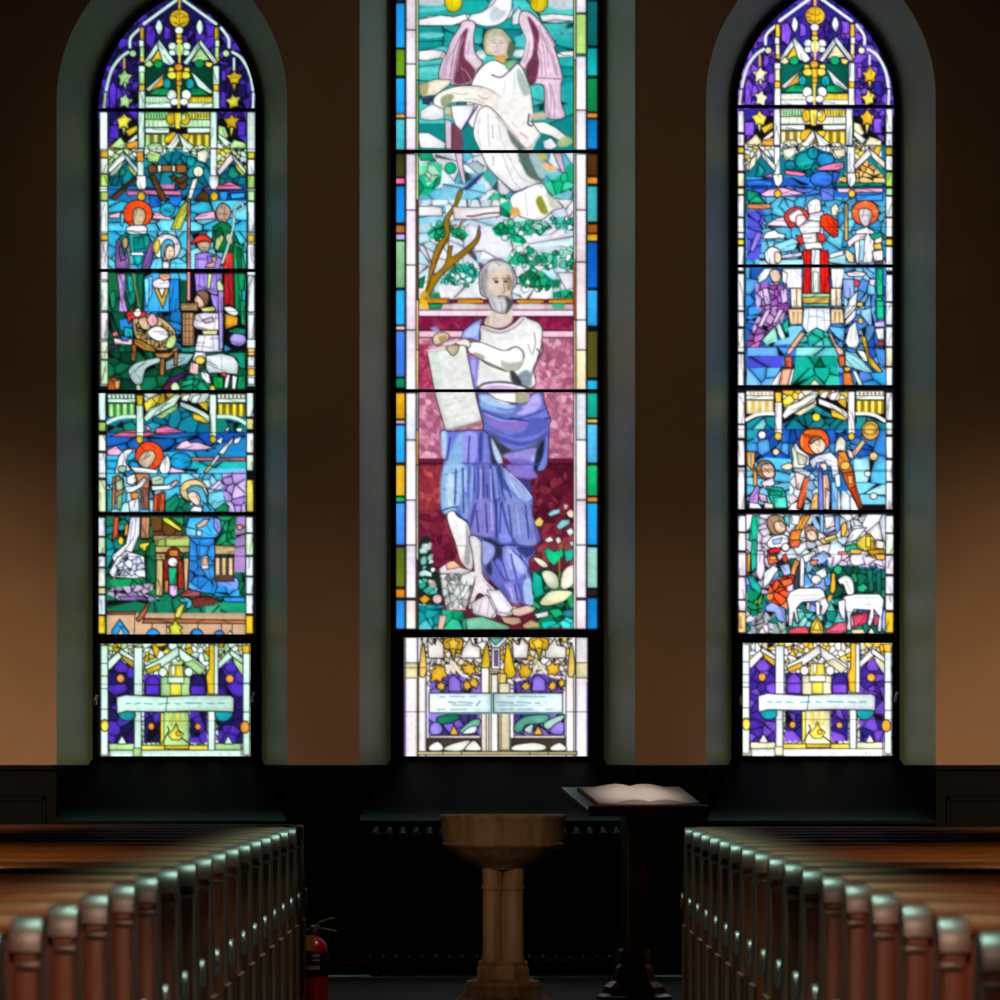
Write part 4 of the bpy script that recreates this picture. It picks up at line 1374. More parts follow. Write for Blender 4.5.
CENTER = '''
@ 390 0 4.5455
r 0f9090 0 110,-1200 900,1330
r 701c38 0 110,1330 900,2870
# head of the light, above the picture
h 0f9090/20a8a8/0c8088/30b8b8 60 .3 110,-900 860,-900 860,0 110,0
h e8e4ec/d8e0e8/f0ecf0 50 .3 110,-640 860,-640 860,-560 110,-560
h e8e4ec/d8e0e8/f0ecf0 50 .3 110,-330 860,-330 860,-270 110,-270
b e8e4e4 10 240,-10 300,-200 480,-420 660,-200 720,-10
b d8c060 5 240,-10 240,-420
b d8c060 5 720,-10 720,-420
e d8b820 1.2 480,-470 60 60
# sky behind the angel
h 0f9898/18a8a4/0c8890/28b0b0/40c0bc 70 .25 110,0 860,0 860,560 110,560
f e8e8ec 1.1 125,95 180,70 280,70 290,110 200,120 130,118
f e4e0ec 1.1 680,80 750,65 835,70 835,95 750,105 690,100
f e0dce4 .9 120,-10 240,-10 240,25 130,22
f d8d0dc .9 730,-10 850,-10 850,35 740,40
f ece8ec 1.1 125,240 180,232 250,235 250,265 170,275 125,270
f e8e4ec 1 745,245 840,235 840,260 760,262
f dce0e4 .9 390,235 430,230 430,262 400,262
f e8e4e8 .9 560,235 610,225 610,255 570,258
l - .8 125,190 250,185
l - .8 390,190 430,185
l - .8 750,160 840,155
l - .8 770,350 840,345
f 70d0d0 .7 140,150 240,150 230,170 145,172
f 58c8c8 .7 780,130 835,130 835,150 790,155
s e8e8ec 1.2 360,90 420,60 480,-20 540,-25 560,40 540,85 460,115 390,112
s d8dce0 .9 420,70 500,10 530,30 490,90
f dcd8e0 1 290,70 360,65 380,110 300,112
e dcc414 1.2 288,10 40 46
l a08c0c .8 280,-20 280,40
e dcc414 1.2 676,10 40 46
l a08c0c .8 668,-20 668,40
@ 390 100 4.5455
# below the bar: robe skirts, trees and clouds
v 60b8d0/a0d4e4/d0e0ec/80c8dc/e0e4f0/40a8c0 60 .22 110,240 860,240 860,510 110,510
v 18a070/10c088/40c898/80d8b0/0c9060 50 .3 130,300 180,285 240,290 230,380 180,430 130,430
v a8d8b8/60c898/d8e8dc 32 .3 140,300 200,300 225,340 170,390
e 10b880 1.1 275,310 26 26
f 109868 1 130,240 190,240 200,275 140,275
v d8e0e8/a8ccd8/e8e4f0 40 .25 330,300 380,260 430,300 420,340 350,330
v 10c088/0ca870/40d0a0/18b080 40 .3 700,385 760,350 830,310 840,380 800,420 740,435
f 18b890 .9 800,300 840,290 840,330 810,340
f 30b890 .9 420,340 440,325 460,360 440,370
v b0d8c0/40c090/80d0a8/18a878 34 .3 430,460 470,420 530,430 540,480 500,505 440,500
h e4e8f4/b0d8e8/80c8e0/f0ecf4 60 .22 240,380 430,380 440,430 330,460 230,450
@ 390 200 4.5455
v e8e4f0/d8dce8/c8dce8/b0d8e8/f0ecf4/d0d4ec 60 .22 110,0 860,0 860,450 110,450
h ece8f0/dcdcf0/b0d4e8/e8ecf4 70 .22 360,120 640,180 640,280 400,280
h 88c8e0/b8dcec/60b8d8 60 .25 125,30 260,20 250,100 130,110
v 18b888/0ca070/30c898/0c8860 44 .3 500,20 540,0 560,60 540,80 500,70
v 10b880/0c9868/20c090/068050/40c8a0 40 .35 460,130 500,100 560,95 600,140 610,205 560,190 520,170 480,160
v 60c0a8/40b898/90d0c0/30a888 36 .3 570,100 640,90 720,95 740,130 680,150 610,165
v 18a088/0c8070/50b8a8/90d0d0 34 .3 720,80 790,75 835,100 830,140 760,130
h d0d8ec/e4e4f4/b8d8ec/f0ecf4 60 .22 610,170 840,150 840,230 640,235
v 90c8e0/b8d8ec 50 .3 620,165 720,155 730,180 630,190
v 18b088/40c0a0/90d8c0/0c9070/d0e8e0 36 .3 530,260 580,215 640,235 640,290 590,300 540,290
v 60c8a8/30b890/a8dcc8/18a880/d8ece8 36 .3 660,270 700,235 760,250 760,310 700,305
v 50c0a0/88d0b8/20a880 36 .3 770,240 830,200 840,250 830,320 770,310
v 30b888/50c8a0/18a070/d8e8e4/10b080 34 .3 580,350 640,310 700,330 750,370 730,400 640,430 600,400
f 087848 .9 740,370 775,360 770,395 740,395
f ece8f4 1 760,330 838,330 838,400 800,410
v 108868/18a878 34 .4 740,420 800,405 840,420 840,445 740,445
h ece4ec/f4ecf0/e0dce8 60 .25 600,400 740,400 720,450 600,450
v 0c9868/10a878/0a8858/40b890 34 .35 165,150 220,100 250,110 260,170 190,180
v 0a8858/10a070 34 .4 270,130 320,120 360,160 330,185 280,165
v 40c0b0/80d0c8/18a890/b8e0dc/30b0a8 28 .3 230,380 290,290 370,290 410,330 380,380 300,370
f 0a7850 .9 250,360 290,300 300,330 270,375
f 0c8050 1 130,360 160,345 150,400 130,400
f 108858 .9 180,430 230,425 240,470 190,480
h ece4ec/f0ecf0/dce0e8 60 .25 220,390 420,380 430,445 230,445
d 18b888/0ca070/40d0a0/90dcc0/0c8860/d8ece4 3.8 .45 20 460,130 500,100 560,95 640,90 740,130 680,170 610,205 520,170
d 18a078/30c898/90d8c0/e4f0ec/0c8860/60c8a8 4.0 .45 24 530,260 580,215 700,225 830,210 830,330 760,320 660,300 590,300
d 30b888/50c8a0/18a070/d8f0e8/0a7848 4.0 .45 16 580,350 640,310 750,370 730,400 640,430 600,400
d 18a890/80d0c8/40c0b0/c8ece4/0a7850 3.2 .45 20 230,380 290,290 370,290 410,330 380,390 300,390
d 0c9868/0a8858/40b890/087044 3.2 .45 9 165,150 220,100 350,130 330,185 190,180
d 40c0b0/90d0c0/18a088/d0ece8 3.2 .45 9 720,80 790,75 835,100 830,140 760,130
h e8e4f4/f4f0f6/c8e0f0 70 .12 610,170 840,150 840,205 640,215
h e8ecf4/f4f0f6/c0dcec 70 .12 430,195 560,215 530,260 410,270
h b0d4e8/e4e8f4/88c4e0 60 .12 250,20 500,90 450,130 400,110 260,100
# bare tree
s a07810 1.2 140,450 165,400 185,290 215,200 250,160 245,90 290,20 310,-40 330,-40 300,40 270,90 270,170 235,230 205,310 200,340 250,290 265,220 285,210 280,260 350,210 390,170 400,130 412,150 395,200 330,260 260,320 210,380 185,430
l 5c3c08 .8 175,400 205,300 240,220
q 5c3c10 1.6 330,185 315,120 350,60 350,0
q 6c4410 1.4 265,215 270,150 300,110
q 5c3810 1.2 190,290 165,230 150,200
q 7c5a14 1.2 240,330 300,300 320,250
q 4c3008 1.2 160,430 190,330 230,230 262,170
q c89c28 .9 150,440 180,350 205,290
l 806018 1.4 345,90 315,125
l 6c2c48 1 340,95 380,70 500,65
l - .8 350,0 355,70
f d8b030 .9 140,420 170,420 160,500 135,480
# rail and marble wall
f e89018 1.1 160,446 268,446 268,468 160,468
f e89018 1.1 308,446 415,446 415,468 308,468
f e89018 1.1 585,450 688,450 688,474 585,474
f e89018 1.1 718,450 838,446 838,470 718,472
@ 390 300 4.5455
r e8dce0 0 125,18 840,46
f e88c14 1 130,0 260,0 260,14 130,14
f e88c14 1 305,0 425,0 425,14 305,14
f f0c020 .9 135,0 165,0 170,40 145,35
f 109058 1 175,18 240,15 230,40 180,40
f e8e8ec .9 290,18 380,18 380,42 290,42
f e88c14 1 575,0 700,0 700,14 575,14
f e88c14 1 720,0 840,0 840,14 720,14
f e8e4f0 .9 590,20 690,20 690,42 590,42
f 30b080 .9 740,18 790,15 790,40 745,42
f e8c8d8 1.1 125,46 845,46 845,74 125,74
v 8c1c48/a03058/781840/982850 26 .0 125,76 845,76 845,140 125,140
l - 1 125,76 845,76
f e8c0d0 1.1 125,140 845,140 845,170 125,170
l - 1 125,138 845,138
v c87898/d890ac/b06484/c07090/dca0b8/a85c7c 11 .0 125,172 845,172 845,410 125,410
v c87898/d890ac/b06484/c07090/dca0b8/a85c7c 11 .0 125,410 845,410 845,720 125,720
v a83058/c05070/983050/b84868 18 .0 130,200 175,200 200,410 130,410
@ 390 400 4.5455
v 7c2038/90303f/681834/a04048/742038/8c2c3c 26 .0 130,290 845,290 845,960 130,960
v a83c44/98303c/b84c4c/8c2c3c 24 .0 130,300 230,300 230,500 130,500
v 581428/701c30/82283c/4c1024/641830 26 .0 680,290 845,290 845,560 650,560
l - 1.1 125,290 845,290
'''
CENTER_ANGEL = '''
@ 410 0 5.882
# clouds and dove
f e4e6ea 1.2 45,115 180,88 255,100 330,80 340,120 250,150 120,152 45,150
f dfe4ea 1.1 760,90 840,80 965,92 968,125 860,118 780,128
f e6e0ea 1.1 45,300 140,290 200,300 180,340 90,358 45,350
f e0e4e8 1 870,305 965,298 965,330 900,326
p e4e4e8 1 390,330 440,320 440,345 400,350
p e4e4e8 1 620,300 680,300 670,325 630,320
p 70d4d4 1 60,400 160,400 170,425 70,425
p 58cccc 1 60,50 200,40 200,60 60,75
p 40c0c0 1 850,205 960,200 960,230 860,235
p 40c0c0 1 380,220 420,215 425,250 385,255
p 48c4c4 1 620,215 680,210 680,240 625,250
p 18b0b4 1 900,500 970,500 965,600 910,600
s dfe4e8 1.2 345,120 360,85 420,70 490,20 520,-30 590,-30 600,40 570,110 520,145 450,155 380,140
p c0ccd4 1.2 470,70 530,30 570,60 540,110 480,130
p f4f4f6 1.2 500,10 560,-10 590,30 560,60 520,50
f d8dce4 1.1 600,90 640,40 660,70 640,140 600,150
# left wing
s dcc0d4 1.3 285,170 310,125 350,120 385,140 375,220 385,310 430,370 400,410 360,490 250,500 170,460 190,350 215,310 240,240
p 6c3048 1.2 310,190 345,165 330,230 320,330 350,370 385,420 355,480 260,490 270,380 285,280
p ecdce8 1.2 345,140 375,150 365,230 370,310 415,380 380,390 345,330 340,250
p b890a8 1 320,200 290,300 265,440 250,450 270,320
q 9c6c88 1.0 290,190 225,320 190,450
q f0e0ec 1.3 300,170 240,290 200,430
q 7c5070 .8 300,200 260,300 235,460
q e4ccd8 .8 300,400 330,420 360,470
q a87890 .8 300,380 320,480
# right wing
s dcc0d4 1.3 640,130 650,75 690,65 740,100 800,170 855,255 850,280 870,340 900,460 890,490 890,600 910,690 800,690 790,560 780,500 720,490 690,420 640,385 670,320 680,230 660,180
p 6c3048 1.2 690,100 720,120 760,200 750,300 760,370 740,480 700,500 680,400 720,320 725,220
p ecdce8 1.2 650,90 680,80 700,160 710,250 690,340 660,385 670,310 680,230 655,160
q b08098 1.2 730,130 790,240 830,330 860,440
q ecdce4 1.5 740,120 810,230 850,320 880,450
q b08098 .9 770,200 790,330 800,450
q 8c5878 .9 800,190 850,260
q 7c4c70 1 700,455 800,460 890,465
q a880a0 .9 820,480 830,580 820,690
q ecd8e8 1.2 850,490 850,680
q a880a0 .9 790,500 800,680
q 8c5878 .8 720,300 750,280
q 8c5878 .8 715,350 755,340
q a07c98 .9 300,210 262,290 240,400
q a07c98 .9 318,230 290,300 282,420
q a07c98 .9 270,270 225,350 205,450
q a07c98 .9 350,240 340,320
q a07c98 .9 760,150 800,260 815,400
q a07c98 .9 800,220 850,360 870,450
q a07c98 .9 735,230 770,330 775,440
q a07c98 .9 700,250 690,330 670,370
q a07c98 .9 830,500 850,600 850,690
q a07c98 .9 800,520 815,690
# hair and face
s b8b494 1.2 430,270 440,200 480,165 540,170 590,220 615,280 590,330 560,350 500,330 450,320
p 5c6450 1 590,240 618,290 590,335 570,310
p f0e0da 1.1 470,250 500,215 545,225 560,270 540,325 495,322 468,290
q a09888 .9 475,240 505,232
q a09888 .9 525,238 550,240
q 6c6458 .7 485,252 503,250
q 6c6458 .7 528,252 548,255
q d0b0a0 .8 512,245 508,285 520,288
q b88078 .8 495,305 525,305
p d8a058 1.2 500,330 560,325 560,370 530,385 505,360
q 8c8460 1.2 440,290 445,220 490,170 545,175
q 6c6848 1.2 600,250 610,290 585,330
q d8d4c0 1.2 460,200 500,175 540,180
# robe
s eceef0 1.3 360,500 400,420 450,370 500,355 560,380 620,370 660,400 700,500 720,600 720,700 640,760 380,760 330,640
p 80b880 1.2 565,370 610,350 630,365 590,420 560,400
q 58307c 1.5 480,440 530,455 570,430 630,370
p a8b8b4 1.2 630,400 670,440 710,540 670,560 630,470
q b0bcc4 1 610,420 615,520 590,620
q c4ccd0 1 410,440 400,500
q c8ccd4 .8 540,560 500,640
q b8bcc8 .8 560,480 550,560
# scroll in the hands
f e4dcc8 1.2 50,500 150,465 245,470 230,500 150,560 70,570
p a8a070 1.5 55,500 110,490 100,550 70,560
s ece8dc 1.2 140,580 200,530 300,505 420,510 500,550 520,640 480,650 420,620 320,600 230,610 190,650 150,640
p ece6dc 1.2 430,515 500,545 560,600 680,720 745,800 695,905 600,800 520,700 430,625
q b8a8a0 1.0 430,512 500,545 560,600 680,720 745,800
q b8a8a0 1.0 430,625 520,700 600,800 690,900
q a89888 1.0 745,800 695,900
p a8b080 1.5 180,580 230,550 260,570 220,620 190,630
q b8b09c 1.0 250,545 310,555 340,550
q b8908c 1.0 400,560 430,580 460,575
q b0a898 .9 320,580 400,590 480,640
q c8a8a0 1.1 540,640 580,660 620,720
q a87878 1.3 640,780 690,820
@ 410 80 5.882
f e8e8f0 1.1 60,180 130,140 200,170 200,230 120,240 60,230
f 303c60 1 75,110 140,105 110,145 75,140
f e8eaf0 1.1 45,310 110,310 210,370 205,405 60,400
p e0b890 1 205,170 260,160 275,200 230,215 210,200
q 806040 .8 215,205 270,215
f e6e4f0 1.2 240,150 380,145 370,180 330,260 300,300 270,270 250,220
q 3c2c70 2.2 395,155 360,210 310,290
p 804058 1.2 250,270 300,300 310,405 240,405
f d8bccc 1.1 205,230 245,240 245,405 210,405
q 5c3048 .9 255,250 250,400
s f0eeee 1.1 380,250 410,170 470,160 560,250 640,340 640,440 700,540 770,600 690,640 630,660 590,640 500,560 450,500 420,430 375,330
p 687c70 1.4 570,290 640,360 690,400 640,405 600,370
p f0ecea 1.2 520,110 620,60 700,140 700,230 770,310 690,400 620,320 540,220
q a09890 1.0 770,310 690,400 610,320 510,215
q a09890 1.0 700,235 770,310
q c89890 1.2 650,310 690,340
q c0a8a0 1.0 600,250 630,280
p d8c8a8 1 705,210 740,190 790,190 800,225 740,235 705,230
q 302848 1.4 700,200 695,260 720,270
f f0f0ec 1.2 720,250 790,245 860,280 910,320 950,360 900,370 830,330 760,310
p b0b880 1.3 870,360 920,330 960,360 920,390 870,390
f e0dcec 1 780,360 830,340 870,390 830,410 790,405
q c0c8d0 1.0 460,200 460,300 470,400
q 8c98b0 1.0 485,270 490,340
q c0c8d0 1.0 520,230 530,320 560,405
q b8c0c8 1.0 410,230 400,320 420,400
# below the bar
p 587068 1.6 640,430 720,430 790,590 700,570 660,500
p a8c4c4 1.4 700,440 760,450 800,560 760,570
q 40584c 1.0 640,470 700,540
q 8ca0b0 1.0 490,450 490,500
q b8c0c8 .9 540,430 600,580 650,640
q c0c8cc .9 580,440 640,560 720,610
f d4bcd0 1.1 265,430 310,430 310,500 330,610 310,615 285,520
f d0b8cc 1.1 840,430 890,430 915,545 890,540
p c8b050 1.2 750,430 800,440 800,480 770,470
p e8b888 1.2 775,490 830,490 870,530 830,545 790,520
q 604058 .9 790,470 830,500
s f0eeec 1.2 600,680 650,650 750,610 790,620 830,690 900,745 840,770 780,820 700,820 630,790 590,720
q 4c4070 1.6 600,660 650,650 690,630
q b08888 .9 740,600 780,630
p 98982c 1.4 740,710 770,680 800,740 810,785 770,780
p d0d0bc 1.3 800,660 840,690 890,745 830,750
p e0a848 1.2 590,770 630,745 650,790 600,800
q c0c4c8 .9 680,660 690,800
f ece6e8 1.1 45,745 130,740 190,750 190,800 45,800
f ece4e8 1.1 250,745 400,750 530,740 530,800 400,820 260,820
q 54302c 1.6 335,800 380,800 450,785 530,780
p 243078 1.5 310,640 370,590 430,540 420,570 350,640
'''
